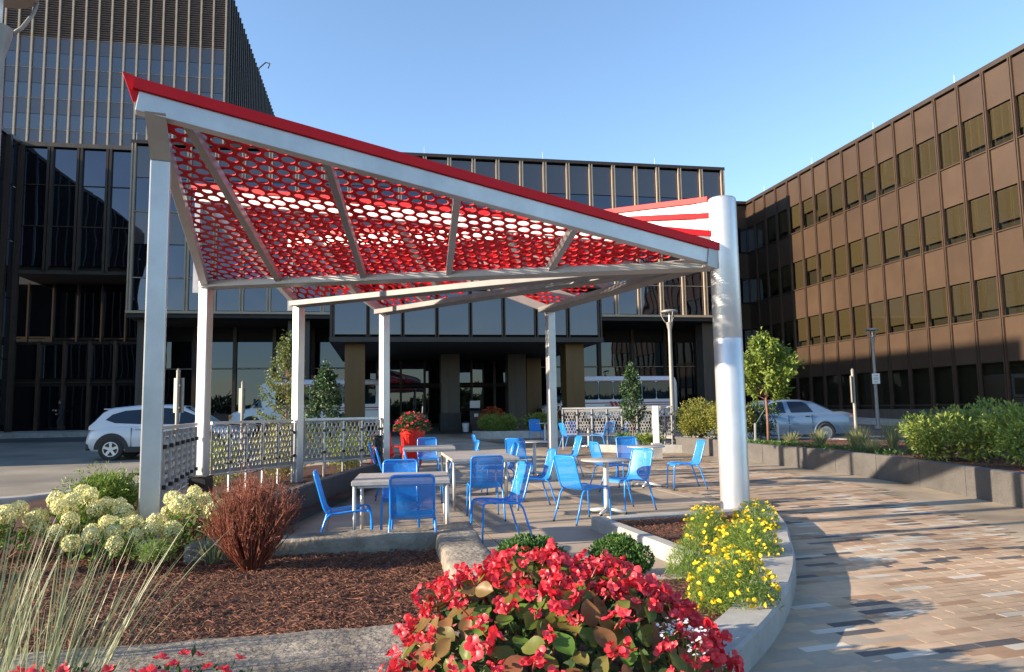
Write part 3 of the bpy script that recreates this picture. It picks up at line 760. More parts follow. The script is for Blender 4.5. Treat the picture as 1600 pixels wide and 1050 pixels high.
def sector(pH, zH, pL, zL, zHc, zLc, purl, first=False):
    H0, L0 = V(pH, zH), V(pL, zL); Hc, Lc = on_col(pH, zHc), on_col(pL, zLc)
    # ridge beam with red coping on top
    bmat = K['alu'] if first else K['sunlit_beam']; cw_ = 0.108 if first else 0.075
    o = part('ridge_beam', MB().beam(H0 - (Hc - H0).normalized() * (0.14 if first else 0.03), Hc, 0.13, 0.20), bmat, CN); bevel(o, 0.008)
    cop = MB(); upo = Vector((0, 0, 1))
    d = (Hc - H0).normalized(); sx = d.cross(upo).normalized(); uz = sx.cross(d)
    a, b = H0 - d * (0.19 if first else 0.1) + uz * (0.1025 + cw_ / 2), Hc + uz * (0.1025 + cw_ / 2)
    cop.beam(a, b, 0.20, cw_)
    part('red_coping', cop, K['red_trim'], CN)
    inn = ((H0 + Hc) / 2 - (L0 + Lc) / 2); inn.z = 0; inn = inn.normalized() * 0.09
    if first:
        fl = MB(); ta, tb, tc = H0 - d * 0.17 - uz * 0.02, H0 - d * 0.31 + uz * 0.25, H0 + d * 0.10 + uz * 0.20
        fl.v = [tuple(p + sx * 0.02) for p in (ta, tb, tc)] + [tuple(p + sx * 0.05) for p in (ta, tb, tc)]
        for f_ in ((0, 1, 2), (5, 4, 3), (0, 3, 4, 1), (1, 4, 5, 2), (2, 5, 3, 0)): fl.face(f_)
        part('red_flashing', fl, K['red_trim'], CN, fix=True)
    plate = MB(); plate.beam(Hc - d * 0.16 - uz * 0.02, Hc + d * 0.01 - uz * 0.02, 0.16, 0.25); part('column_plate', plate, K['alu_dull'], CN)
    o = part('eave_beam', MB().beam(L0 + inn, Lc + inn * 0.4, 0.32, 0.10, ext=0.02), K['alu_dull'] if first else K['shaded_eave'], CN); bevel(o, 0.008)
    o = part('outer_beam', MB().beam(H0 + (L0 - H0).normalized() * 0.09, L0 - (L0 - H0).normalized() * 0.10, 0.11, 0.16), K['alu'], CN); bevel(o, 0.006)
    # red coping over the outer end
    no = ((H0 - CC) * Vector((1, 1, 0))).normalized()
    e0, e1 = H0 + Vector((0, 0, 0.15)) + no * 0.06, L0 + Vector((0, 0, 0.10)) + no * 0.06
    part('red_coping', MB().beam(e0, e1, 0.06, 0.16), K['red_trim'], CN)
    for tH, tL in purl:
        q0, q1 = H0.lerp(Hc, tH), L0.lerp(Lc, tL); dd = (q1 - q0).normalized()
        o = part('purlin', MB().beam(q0 + dd * 0.07, q1 - dd * 0.07, 0.085, 0.12), K['alu_dull'], CN); bevel(o, 0.005)
    # perforated sheets lying on the purlins
    offz = Vector((0, 0, 0.085)); O = H0 + offz; T = (Hc + Lc) / 2 + offz; Lq = L0 + offz
    e1 = (T - O).normalized(); nrm = e1.cross(Lq - O).normalized()
    if nrm.z < 0: nrm = -nrm
    e2 = nrm.cross(e1)
    if (Lq - O).dot(e2) < 0: e2 = -e2
    tri = [Vector((0, 0)), Vector(((T - O).dot(e1), 0)), Vector(((Lq - O).dot(e1), (Lq - O).dot(e2)))]
    mp = lambda x, y, z: O + e1 * x + e2 * y + nrm * z
    Rr = 0.106
    cuts = [(0, 0)] + list(purl) + [(1, 1)]
    lines = [((Vector((tri[1].x * a, 0)), tri[2].lerp(tri[1], b))) for a, b in cuts]
    strips = [MB() for _ in range(len(cuts) - 1)]
    for (x, y) in hexcells(tri, Rr):
        if abs(y) < 0.055: continue
        for k in range(len(cuts) - 1):
            p, q = lines[k + 1]; side = (q.x - p.x) * (y - p.y) - (q.y - p.y) * (x - p.x)
            if side >= 0 or k == len(cuts) - 2:
                rr = random.choice((0.077, 0.074, 0.062, 0.079))
                perforate(strips[k], x, y, Rr, rr, rr, mp, 0.014); break
    for s in strips:
        if s.f: part('perforated_panel', s, K['red_sheet'], CN, fix=False)
PUR = [(.04, .17), (.24, .35), (.46, .52), (.69, .71)]
sector(P1h, 4.43, P2, 3.50, 3.44, 3.36, PUR, True)
P2h = P2 + Vector((-0.18, 0.05, 0)); P3h = P3 + Vector((-0.2, 0.12, 0)); P4h = P4 + Vector((-0.1, 0.22, 0))
sector(P2h, 5.02, P3, 3.50, 3.66, 3.42, [(.2, .2), (.42, .42), (.64, .64)])
sector(P3h, 4.75, P4, 3.50, 3.93, 3.44, [(.2, .2), (.45, .45), (.68, .68)])
sector(P4h, 4.95, P5, 3.50, 4.17, 3.46, [(.2, .25), (.42, .5), (.66, .72)])
for p, z in ((P2h, 5.0), (P3h, 4.72), (P4h, 4.92)):
    part('upper_strut', MB().box((0, 0, 0), (0.09, 0.09, z - 3.4)), K['alu_dull'], CN, loc=(p.x, p.y, (z + 3.4) / 2))

# ------------------------------------------------------------------ perforated fences
def fence_panel(w, h, zb):
    m = MB(); sx, sy = 0.052, 0.066
    n = 0
    nx = max(2, int((w - 0.05) / (math.sqrt(3) * sx))); ny = max(2, int((h - 0.04) / (1.5 * sy)))
    wx = math.sqrt(3) * sx
    x0 = -(nx - 0.5) * wx / 2
    for j in range(ny):
        for i in range(nx):
            x = x0 + i * wx + (wx / 2 if j % 2 else 0); y = zb + 0.05 + sy * 0.6 + j * 1.5 * sy
            r = random.choice((1.0, 1.0, 0.8, 0.62, 1.05))
            perforate(m, x, y / 1.0, sx, 0.036 * r, 0.036 * r * 1.15, (lambda X, Y, Z, cy=y: (X, Z, cy + (Y - cy) * sy / sx)), 0.008)
    top = zb + 0.05 + sy * 0.6 + (ny - 1) * 1.5 * sy + sy
    m.box((0, 0, (zb + h + top) / 2), (w - 0.03, 0.006, max(0.02, zb + h - top))); m.box((0, 0, zb + 0.03), (w - 0.03, 0.006, 0.06))
    rx = x0 + (nx - 1) * wx + wx
    for s in (-1, 1): m.box((s * (w / 2 - 0.022), 0.0, zb + h / 2), (0.03, 0.007, h - 0.004))
    return m
def fence(p0, p1, n, z0, z1, label, legs=True, first=True, last=True):
    p0, p1 = Vector((*p0, 0)), Vector((*p1, 0)); d = p1 - p0; L = d.length; rz = math.atan2(d.y, d.x)
    t = thing('perforated_fence', label, 'fence', p0, rz, 'perforated metal fences around the seating')
    w = L / n
    pms = [fence_panel(w, z1 - z0 - 0.06, z0 + 0.02).mesh('fence_panel', K['fence_metal']) for _ in range(min(n, 3))]
    um = MB().box((0, -0.012, (z1 - 0.04) / 2), (0.035, 0.03, z1 - 0.04)).mesh('upright', K['alu'])
    cm = MB().box((0, -0.022, 0), (0.06, 0.05, 0.05)).mesh('clamp', K['black'])
    for i in range(n):
        link('fence_panel', pms[i % len(pms)], t, ((i + 0.5) * w, 0, 0))
    for i in range(n + 1):
        if (i == 0 and not first) or (i == n and not last): continue
        link('upright', um, t, (i * w, 0, 0))
        for zc in (z0 + 0.18, z1 - 0.22): link('clamp', cm, t, (i * w, 0, zc))
    part('top_rail', MB().box((L / 2, 0, z1), (L, 0.065, 0.045)), K['alu'], t)
    part('bottom_rail', MB().box((L / 2, 0, z0), (L, 0.03, 0.03)), K['alu'], t)
    return t
fence((-3.85, 7.75), (-4.98, 11.55), 8, 0.42, 1.29, 'grey perforated fence run behind the cream hydrangeas')
fence((-4.86, 11.85), (-4.14, 13.8), 5, 0.47, 1.30, 'grey perforated fence run behind the red twig shrub', first=False)
fence((-3.98, 14.02), (-2.76, 15.12), 4, 0.50, 1.31, 'sunlit perforated fence run ending at the post by red pot', first=False)
fence((1.62, 24.3), (4.45, 23.6), 6, 0.55, 1.44, 'grey perforated fence before the right shuttle bus')
fence((4.50, 23.0), (4.80, 22.3), 2, 0.50, 1.44, 'short perforated fence return beside white bollard')

# ------------------------------------------------------------------ low walls and planter kerbs
# charcoal wall along the deck
cw = thing('charcoal_wall', 'low curved charcoal wall along left side of the deck', 'wall')
line = smooth_line([(-2.9, 9.2), (-2.85, 10.3), (-2.8, 11.6), (-2.72, 12.9), (-2.6, 14.4), (-2.5, 16.2), (-2.75, 18.0)], 4)
secs = []
o = ribbon('wall_face', line, 0.16, -0.02, 0.45, K['charcoal'], cw, kind=None)

# granite planter wall in blocks
gw = thing('granite_planter_wall', 'curved speckled grey granite planter wall along the paved walk', 'planter wall')
acc = 0; cur = [WALL[0]]; blocks = []
for i in range(1, len(WALL)):
    seg = (WALL[i] - WALL[i - 1]).length
    if acc + seg > 1.42:
        t = (1.42 - acc) / seg; p = WALL[i - 1].lerp(WALL[i], t); cur.append(p); blocks.append(cur); cur = [p, WALL[i]]; acc = seg * (1 - t)
    else: cur.append(WALL[i]); acc += seg
blocks.append(cur)
def shrink(l, g=0.006):
    l = [p.copy() for p in l]
    l[0] = l[0] + (l[1] - l[0]).normalized() * g; l[-1] = l[-1] + (l[-2] - l[-1]).normalized() * g; return l
for b in blocks:
    if (b[0] - b[-1]).length < 0.1: continue
    ribbon('block', list(reversed(shrink(b))), 0.16, -0.02, 0.46, K['granite'], gw, kind=None)
# note: blocks lie to the right of the walk, their top is level
ribbon('end_kerb', [(5.05, 22.15), (3.4, 22.3), (2.6, 22.9)], 0.2, -0.02, 0.22, K['kerb'], gw, kind=None)

# mulch beds
def bed(name, poly, z, n=14):
    m = MB(); m.poly([(p[0], p[1], z) for p in poly]); return structure(name, m, K['mulch'])
right_bed = [(p.x, p.y) for p in WALL] + [(4.6, 23.6), (6.0, 23.4), (8.4, 22.6), (10.2, 20.5), (12.5, 16), (13.5, 10), (13, 3)]
bed('right_bed', right_bed, 0.42)
m = MB(); kb = smooth_line([(5.2, 24.2), (7.0, 23.6), (8.9, 22.6), (10.6, 20.4), (12.9, 16), (13.9, 10), (13.4, 3)], 4)
ribbon('bed_kerb', list(reversed(kb)), 0.25, -0.05, 0.36, K['kerb'])

# planter around the column: curved kerb, inner kerb, back kerb
kp = thing('curved_planter_kerb', 'curved pale concrete kerb around yellow and red flowers', 'planter kerb')
ribbon('outer_kerb', KERB_OUT, 0.28, -0.02, 0.17, K['kerb'], kp, kind=None)
ribbon('inner_kerb', [(1.86, 6.15), (1.66, 6.75), (1.07, 9.0)], 0.16, -0.02, 0.15, K['kerb'], kp, kind=None)
ribbon('back_kerb', [(1.16, 9.02), (3.22, 9.62)], 0.14, -0.02, 0.13, K['kerb'], kp, kind=None)
ribbon('cross_kerb', [(1.82, 6.2), (0.65, 6.0)], 0.14, -0.02, 0.10, K['kerb'], kp, kind=None)
col_bed = [(1.2, 9.0), (1.75, 6.7), (1.9, 6.2), (0.9, 6.02), (0.1, 5.6), (-0.05, 4.0), (0.0, 3.0), (0.5, 3.3), (1.25, 4.4), (1.6, 5.0), (2.1, 6.2), (2.5, 7.4), (3.0, 9.4)]
bed('column_bed', col_bed, 0.09)

# cast stone seat wall round the mulch bed
def stone_run(name, A, Bq, z0, z1, parent, n=40):
    """A and Bq: the two long edges (lists of points); rough rounded top"""
    def at(L, t):
        f = t * (len(L) - 1); i = min(int(f), len(L) - 2); return Vector(L[i]).lerp(Vector(L[i + 1]), f - i)
    secs = []
    for k in range(n + 1):
        t = k / n; a, b = at(A, t), at(Bq, t); sec = []
        prof = [(0, 0), (-0.01, 0.45), (0.0, 0.82), (0.03, 0.95), (0.10, 1.0), (0.3, 1.01), (0.5, 1.012), (0.7, 1.01), (0.9, 1.0), (0.97, 0.95), (1.0, 0.82), (1.01, 0.45), (1.0, 0)]
        for u, h in prof:
            p = a.lerp(b, u); z = z0 + (z1 - z0) * h
            nz = noise.noise(Vector((p.x * 2.5, p.y * 2.5, z * 4))) * 0.018 + noise.noise(Vector((p.x * 9, p.y * 9, z * 9))) * 0.007
            sec.append((p.x + nz * 0.6, p.y + nz * 0.6, z + nz * (1 if h > 0.5 else 0)))
        secs.append(sec)
    m = MB(); m.loft(secs, True, True); return part(name, m, K['stone'], parent, 'auto', fix=True)
sw = thing('stone_seat_wall', 'rough tan cast stone seat wall around the mulch bed', 'seat wall')
stone_run('far_run', [(-2.9, 6.95), (-1.6, 7.28), (-0.62, 7.62)], [(-2.9, 6.55), (-1.6, 6.85), (-0.68, 7.04)], -0.02, 0.30, sw)
stone_run('side_run', [(-0.74, 7.5), (-0.745, 7.0), (-0.42, 5.1), (-0.42, 4.25)], [(-0.44, 7.6), (-0.34, 7.0), (-0.04, 5.2), (0.02, 4.2)], -0.02, 0.305, sw)
stone_run('front_run', [(0.0, 4.35), (-0.55, 4.2), (-2.05, 3.87), (-4.2, 3.2)], [(0.05, 3.3), (-0.5, 3.2), (-2.0, 3.02), (-4.0, 2.5)], -0.02, 0.30, sw, 60)
left_bed = [(-0.62, 7.05), (-0.4, 5.0), (-0.4, 4.1), (-2.1, 3.75), (-5.0, 3.0), (-8.4, 6.5), (-7.4, 11.5), (-5.6, 17), (-4.2, 19), (-2.6, 17.6), (-2.6, 14), (-2.8, 10), (-2.9, 6.9), (-1.6, 6.9)]
def bed_z(x, y): return 0.15 + 0.035 * noise.noise(Vector((x * 1.3, y * 1.3, 3.0))) + 0.022 * noise.noise(Vector((x * 5, y * 5, 1.0)))
m = MB(); NX, NY = 60, 90; idx = {}
for j in range(NY + 1):
    for i in range(NX + 1):
        x = -8.6 + i * (8.4 / NX); y = 2.9 + j * (16.2 / NY)
        if inside((x, y), left_bed) or any(inside((x + dx, y + dy), left_bed) for dx in (-.15, .15) for dy in (-.19, .19)):
            idx[i, j] = len(m.v); m.v.append((x, y, bed_z(x, y)))
for j in range(NY):
    for i in range(NX):
        q = [idx.get(k) for k in ((i, j), (i + 1, j), (i + 1, j + 1), (i, j + 1))]
        if None not in q: m.face(q)
structure('left_bed', m, K['mulch'], True)

def chips(name, poly, zf, n, xr, yr, smin=0.015, smax=0.075):
    m = MB(); c = 0; tries = 0
    while c < n and tries < n * 6:
        tries += 1
        x, y = rnd(*xr), rnd(*yr)
        if not inside((x, y), poly): continue
        L = rnd(smin, smax); w = rnd(0.002, 0.008); a = rnd(0, PI); t = R(rnd(-28, 28)); k = R(rnd(-40, 40))
        e = Vector((math.cos(a) * math.cos(t), math.sin(a) * math.cos(t), math.sin(t))); f = Vector((-math.sin(a) * math.cos(k), math.cos(a) * math.cos(k), math.sin(k))) * w
        p = Vector((x, y, zf(x, y) + rnd(0.002, 0.022))); b = len(m.v)
        g = e.cross(f).normalized() * w * 0.7
        m.v += [tuple(p - e * L / 2 - f * 0.5), tuple(p - e * L / 2 + f * 0.6), tuple(p + e * L / 2 + f * 0.4), tuple(p + e * L / 2 - f * 0.5), tuple(p + g)]
        for q in ((0, 4, 1), (1, 4, 2), (2, 4, 3), (3, 4, 0)): m.face([b + i for i in q])
        c += 1
    o = link(name, m.mesh(name, K['chip'])); o['kind'] = 'stuff'
    tag(o, 'loose dark brown bark mulch covering the planting bed', 'mulch', None, 'stuff'); return o
o = chips('mulch', [(-0.62, 7.05), (-0.4, 5.0), (-0.42, 4.15), (-2.1, 3.8), (-4.6, 3.1), (-5.5, 6.0), (-3.9, 9), (-3.0, 9), (-2.9, 6.6), (-1.6, 6.9)], bed_z, 46000, (-5.5, -0.4), (3.1, 9))
o['label'] = 'loose dark brown bark mulch inside the stone seat wall'
o = chips('mulch', col_bed, lambda x, y: 0.09, 7000, (-0.1, 3.1), (3, 9.5)); o['label'] = 'bark mulch around the yellow flowers by the column'
o = chips('mulch', right_bed, lambda x, y: 0.42, 9000, (4.5, 11), (9, 23.5), 0.03, 0.09); o['label'] = 'reddish bark mulch behind the granite planter wall'

exec_plants = True
# ------------------------------------------------------------------ furniture
def chair_proto():
    t = thing('blue_chair', 'x', 'chair')
    side = [(0.205, 0.445), (0.12, 0.447), (0.0, 0.437), (-0.10, 0.425), (-0.165, 0.423), (-0.205, 0.443), (-0.228, 0.49), (-0.25, 0.56), (-0.275, 0.65), (-0.30, 0.74), (-0.318, 0.80)]
    HW = 0.205
    # seat sheet
    def sheetmesh(pts, sag):
        m = MB(); nx = 7
        for (x, z), nrm in pts:
            for i in range(nx):
                f = i / (nx - 1) * 2 - 1
                s = sag * (1 - f * f)
                m.v.append((x + nrm[0] * s, f * HW, z + nrm[1] * s))
        for j in range(len(pts) - 1):
            for i in range(nx - 1): m.face((j * nx + i, j * nx + i + 1, (j + 1) * nx + i + 1, (j + 1) * nx + i))
        return m
    seat = [((0.235, 0.40), (0, 0)), ((0.228, 0.435), (0, 0)), ((0.205, 0.45), (0, -0.2)), ((0.12, 0.449), (0, -1)), ((0, 0.439), (0, -1)), ((-0.1, 0.427), (0, -1)), ((-0.165, 0.424), (0, -0.8))]
    back = [((-0.165, 0.424), (0, -0.8)), ((-0.205, 0.443), (-0.5, -0.5)), ((-0.228, 0.49), (-1, 0)), ((-0.25, 0.56), (-1, 0)), ((-0.275, 0.65), (-1, 0)), ((-0.30, 0.74), (-1, 0)), ((-0.318, 0.80), (-0.8, 0)), ((-0.329, 0.838), (-0.3, 0))]
    part('seat', sheetmesh(seat, 0.012), K['blue_sheet'], t, True)
    part('backrest', sheetmesh(back, 0.02), K['blue_sheet'], t, True)
    # tube frame
    pts = []
    L_ = [(x, -HW, z) for x, z in side]
    r = 0.045
    fr = [Vector(p) for p in L_]
    top = []
    for k in range(1, 6):
        a = PI / 2 * k / 5; top.append(Vector((-0.318 - 0.012 * k / 5, -HW + r * (1 - math.cos(a)), 0.80 + r * math.sin(a) * 0.9)))
    fr += top + [Vector((p.x, -p.y, p.z)) for p in reversed(top)] + [Vector((x, HW, z)) for x, z in reversed(side)]
    part('frame', MB().tube(fr, 0.0125, 6), K['blue'], t, True)
    for s in (-1, 1):
        f = MB().tube([(0.195, s * HW, 0.446), (0.222, s * HW, 0.44), (0.238, s * HW, 0.415), (0.245, s * (HW + .003), 0.35), (0.262, s * (HW + .012), 0.02)], [0.0125, 0.0125, 0.0125, 0.0125, 0.011], 6)
        f.cur = 1; f.tube([(0.262, s * (HW + .012), 0.022), (0.263, s * (HW + .012), 0.0)], 0.0135, 6)
        part('leg', f, [K['blue'], K['black']], t, True)
        f = MB().tube([(-0.15, s * (HW + .006), 0.425), (-0.19, s * (HW + .008), 0.40), (-0.215, s * (HW + .012), 0.36), (-0.27, s * (HW + .018), 0.18), (-0.325, s * (HW + .022), 0.02)], [0.0125, 0.0125, 0.0125, 0.0125, 0.011], 6)
        f.cur = 1; f.tube([(-0.325, s * (HW + .022), 0.022), (-0.328, s * (HW + .022), 0.0)], 0.0135, 6)
        part('leg', f, [K['blue'], K['black']], t, True)
    part('crossbar', MB().tube([(0.10, -HW, 0.432), (0.10, 0, 0.422), (0.10, HW, 0.432)], 0.009, 6), K['blue'], t, True)
    return t
CH = chair_proto(); used = [False]
def chair(x, y, deg, label):
    o = CH if not used[0] else copy_tree(CH)
    used[0] = True
    o.location = (x, y, terrain(x, y)); o.rotation_euler = (0, 0, R(deg)); o['label'] = label; o['category'] = 'chair'; o['group'] = 'blue metal chairs on the deck'
    return o
chair(-1.74, 7.75, 12, 'blue chair in profile at left side of the nearest square table, facing right')
chair(-1.0, 7.32, 97, 'blue chair seen from behind in front of the nearest square table')
chair(-1.36, 8.85, -82, 'blue chair on far side of the nearest square table, only its backrest top showing')
chair(-0.40, 10.0, 99, 'blue chair seen from behind at near end of the long square-table pair')
chair(-0.18, 8.3, 200, 'blue chair in profile facing left nearest the stone wall corner')
chair(0.26, 10.95, 192, 'blue chair facing left at right side of the long table pair')
chair(0.12, 15.55, 72, 'blue chair with sunlit back facing the round table by the slim centre post')
chair(-1.02, 14.5, 190, 'blue chair at right end of the farthest square table, sunlit back corner showing')
chair(-0.66, 17.9, 15, 'blue chair turned sideways behind the far square tables, tall narrow back')
chair(-0.27, 13.0, 195, 'blue chair tucked at far right side of the long table pair')
chair(-2.48, 14.4, 8, 'blue chair at left end of the farthest square table beside black bollard')
chair(-1.98, 12.4, 10, 'blue chair left of the long table pair, farther of the two in profile')
chair(-1.36, 11.4, 10, 'blue chair left of the long table pair, nearer one, thin sunlit edge')
chair(-1.85, 15.95, -80, 'blue chair behind the farthest square table before the red pot')
chair(0.90, 9.62, 35, 'blue chair seen from behind left at the nearest round table')
chair(1.60, 10.55, 215, 'sunlit blue chair at right of nearest round table, facing the camera')
chair(1.72, 13.2, 18, 'blue chair left of the round table before the low granite corner')
chair(2.32, 14.75, -85, 'blue chair behind the round table before the low granite corner')
chair(3.03, 13.2, 184, 'blue chair standing alone in profile left of the big silver column')
chair(1.10, 15.9, 192, 'blue chair in profile right of the slim centre post, facing left')
chair(1.85, 23.9, 20, 'blue chair left of the white round table by the far fence')
chair(2.15, 25.6, -60, 'blue chair behind the white round table by the far fence')
chair(2.78, 23.9, 150, 'blue chair nearest at right of the white round table by the far fence')
chair(3.15, 25.5, 215, 'blue chair with back to the far fence behind the white round table')
chair(3.48, 24.6, 180, 'blue chair outermost right at the white round table by far fence')
chair(0.85, 27.6, -80, 'blue chair behind the small far table before the flower island')

def rect_proto():
    t = thing('square_table', 'x', 'table')
    S = 0.5
    m = MB().box((0, 0, 0.717), (2 * S, 2 * S, 0.046)); o = part('tabletop', m, K['table_top'], t); bevel(o, 0.006)
    ap = MB()
    for s in (-1, 1):
        ap.box((0, s * (S - 0.05), 0.683), (2 * S - 0.12, 0.02, 0.03)); ap.box((s * (S - 0.05), 0, 0.683), (0.02, 2 * S - 0.12, 0.03))
    part('apron', ap, K['table_leg'], t)
    for sx in (-1, 1):
        for sy in (-1, 1):
            part('leg', MB().tube([(sx * (S - 0.03), sy * (S - 0.03), 0.0), (sx * (S - 0.03), sy * (S - 0.03), 0.70)], 0.02, 10), K['table_leg'], t, True)
    return t
RT = rect_proto()
def rect(x, y, deg, label, first=False):
    o = RT if first else copy_tree(RT)
    o.location = (x, y, terrain(x, y)); o.rotation_euler = (0, 0, R(deg)); o['label'] = label; o['category'] = 'table'; o['group'] = 'square grey tables'
rect(-1.22, 8.1, 7, 'grey square table nearest the camera behind the stone wall', True)
rect(-0.50, 11.35, 10.45, 'grey square table forming near half of the long table pair')
rect(-0.69, 12.38, 10.45, 'grey square table forming far half of the long table pair')
rect(-1.68, 14.6, 8, 'farthest grey square table before the red flower pot')
def round_proto():
    t = thing('round_table', 'x', 'table')
    o = part('tabletop', MB().lathe([(0.0, 0.714), (0.33, 0.716), (0.345, 0.722), (0.345, 0.735), (0.338, 0.740), (0, 0.741)], 40), K['table_top'], t, 'auto')
    part('stem', MB().tube([(0, 0, 0.05), (0, 0, 0.715)], 0.038, 16), K['table_leg'], t, 'auto')
    for k in range(4):
        a = PI / 2 * k
        part('foot', MB().tube([(0.0, 0, 0.06), (0.12 * math.cos(a), 0.12 * math.sin(a), 0.052), (0.27 * math.cos(a), 0.27 * math.sin(a), 0.03)], [0.034, 0.03, 0.024], 8), K['table_leg'], t, True)
        part('glide', MB().lathe([(0.02, 0), (0.022, 0.03)], 8, (0.262 * math.cos(a), 0.262 * math.sin(a), 0)), K['black'], t)
    return t
RO = round_proto()
def roundt(x, y, deg, label, first=False):
    o = RO if first else copy_tree(RO)
    o.location = (x, y, terrain(x, y)); o.rotation_euler = (0, 0, R(deg)); o['label'] = label; o['category'] = 'table'; o['group'] = 'round pedestal tables'
roundt(1.27, 10.25, -25, 'round grey pedestal table nearest the column planter', True)
roundt(2.42, 13.55, -25, 'round grey pedestal table beside the low granite corner, mulch behind')
roundt(0.45, 16.2, 15, 'round grey table just left of the slim centre post')
roundt(2.5, 24.6, -20, 'round white topped table by the far perforated fence')
roundt(1.15, 26.9, 0, 'small round table farthest off before the flower island')

# red pot, red garden chair, black bollards, white bollard
pot = thing('red_pot', 'tall red ribbed flower pot behind the tables', 'planter pot', (-2.6, 19.0, terrain(0, 19)))
m = MB(); prof = [(0.20, 0), (0.22, 0.05), (0.29, 0.82), (0.325, 0.83), (0.335, 0.97), (0.30, 0.98), (0.28, 0.9), (0.0, 0.9)]
m.lathe(prof, 28)
part('body', m, K['red_plastic'], pot, 'auto')
rib = MB()
for k in range(22):
    a = 2 * PI * k / 22
    rib.tube([(0.22 * math.cos(a), 0.22 * math.sin(a), 0.06), (0.29 * math.cos(a), 0.29 * math.sin(a), 0.81)], 0.014, 5)
part('ribs', rib, K['red_plastic'], pot)
ad = thing('garden_chair', 'red slatted garden armchair partly hidden left of red pot', 'chair', (-3.15, 18.3, terrain(0, 18.3)), R(-60))
for k in range(5): part('back_slat', MB().box((-0.28, -0.2 + k * 0.1, 0.55), (0.02, 0.085, 0.8 - 0.05 * abs(k - 2)), M=Matrix.Rotation(R(-14), 3, 'Y')), K['red_plastic'], ad)
for k in range(5): part('seat_slat', MB().box((-0.18 + k * 0.1, 0, 0.33 + 0.018 * k), (0.085, 0.5, 0.02)), K['red_plastic'], ad)
for s in (-1, 1):
    part('armrest', MB().box((0.0, s * 0.32, 0.56), (0.66, 0.12, 0.022)), K['red_plastic'], ad)
    part('leg', MB().box((0.27, s * 0.28, 0.275), (0.09, 0.025, 0.55)), K['red_plastic'], ad)
    part('leg', MB().box((-0.3, s * 0.27, 0.25), (0.09, 0.025, 0.5)), K['red_plastic'], ad)
def black_box(x, y, z0, w, h, label, slats=0):
    t = thing('black_bollard', label, 'bollard', (x, y, 0))
    o = part('casing', MB().box((0, 0, z0 + h / 2), (w, w, h)), K['black'], t); bevel(o, 0.012)
    o = part('cap', MB().box((0, 0, z0 + h + 0.012), (w + 0.015, w + 0.015, 0.022)), K['black'], t); bevel(o, 0.006)
    for k in range(slats):
        part('slat', MB().box((-w / 2 + (k + 0.5) * w / slats, -w / 2 - 0.008, z0 + h / 2), (w / slats * 0.55, 0.014, h * 0.9)), K['black'], t)
black_box(-4.62, 10.95, 0.1, 0.26, 0.42, 'square black box standing at the foot of the second silver post')
black_box(-2.72, 14.9, 0.42, 0.15, 0.52, 'slim slatted black box at the last fence post', 3)
wbz = terrain(0, 20)
wbo = thing('white_bollard', 'slim white square bollard before the far fence', 'bollard', (3.92, 20.3, 0.0))
o = part('shaft', MB().box((0, 0, 0.95), (0.15, 0.15, 1.05)), K['white'], wbo); bevel(o, 0.01)
part('base', MB().box((0, 0, 0.24), (0.26, 0.26, 0.44)), K['kerb'], wbo)

# lamps
def lamp(x, y, z0, z1, label, k=1.0):
    t = thing('street_lamp', label, 'street lamp', (x, y, 0), R(20), 'grey cup topped street lamps')
    part('pole', MB().tube([(0, 0, z0), (0, 0, z0 + 0.02), (0, 0, z1 - 0.62)], [0.085, 0.085, 0.06], 14), K['lamp_metal'], t, 'auto')
    part('base', MB().lathe([(0.15, z0), (0.15, z0 + 0.1), (0.10, z0 + 0.14)], 16), K['lamp_metal'], t, 'auto')
    part('cup', MB().lathe([(0.06, z1 - 0.66), (0.062, z1 - 0.6), (0.105, z1 - 0.40), (0.115, z1 - 0.34), (0.06, z1 - 0.33), (0, z1 - 0.33)], 20), K['lamp_metal'], t, 'auto')
    for q in range(3):
        a = 2 * PI * q / 3 + 0.4; c, s = math.cos(a), math.sin(a)
        part('arm', MB().tube([(0.10 * c, 0.10 * s, z1 - 0.36), (0.17 * c, 0.17 * s, z1 - 0.28), (0.25 * c, 0.25 * s, z1 - 0.12), (0.275 * c, 0.275 * s, z1 + 0.0)], 0.017, 6), K['lamp_metal'], t, True)
    part('hood', MB().lathe([(0.0, z1 - 0.02), (0.26, z1 - 0.02), (0.285, z1 + 0.0), (0.285, z1 + 0.03), (0.2, z1 + 0.075), (0.0, z1 + 0.1)], 24), K['lamp_metal'], t, 'auto')
    part('lens', MB().lathe([(0.03, z1 - 0.33), (0.03, z1 - 0.03)], 10), K['white'], t, True)
    return t
lamp(5.2, 24.0, terrain(0, 24), 4.55, 'grey street lamp in front of the right shuttle bus')
l2 = lamp(16.3, 33.0, terrain(0, 33), 4.75, 'grey street lamp carrying a small white sign, right of the sedan')
lamp(-4.38, 6.0, 0.12, 5.12, 'nearest street lamp cut off by the left picture edge')
pl = MB().box((0, -0.09, 2.55), (0.34, 0.012, 0.46)); part('sign_plate', pl, K['paper'], l2, rot=(0, 0, R(-20)))
pl = MB()
for zz, w in ((2.68, .2), (2.58, .24), (2.52, .24), (2.40, .18)): pl.box((0, -0.098, zz), (w, 0.004, 0.03))
part('sign_print', pl, K['sign_back'], l2, rot=(0, 0, R(-20)))

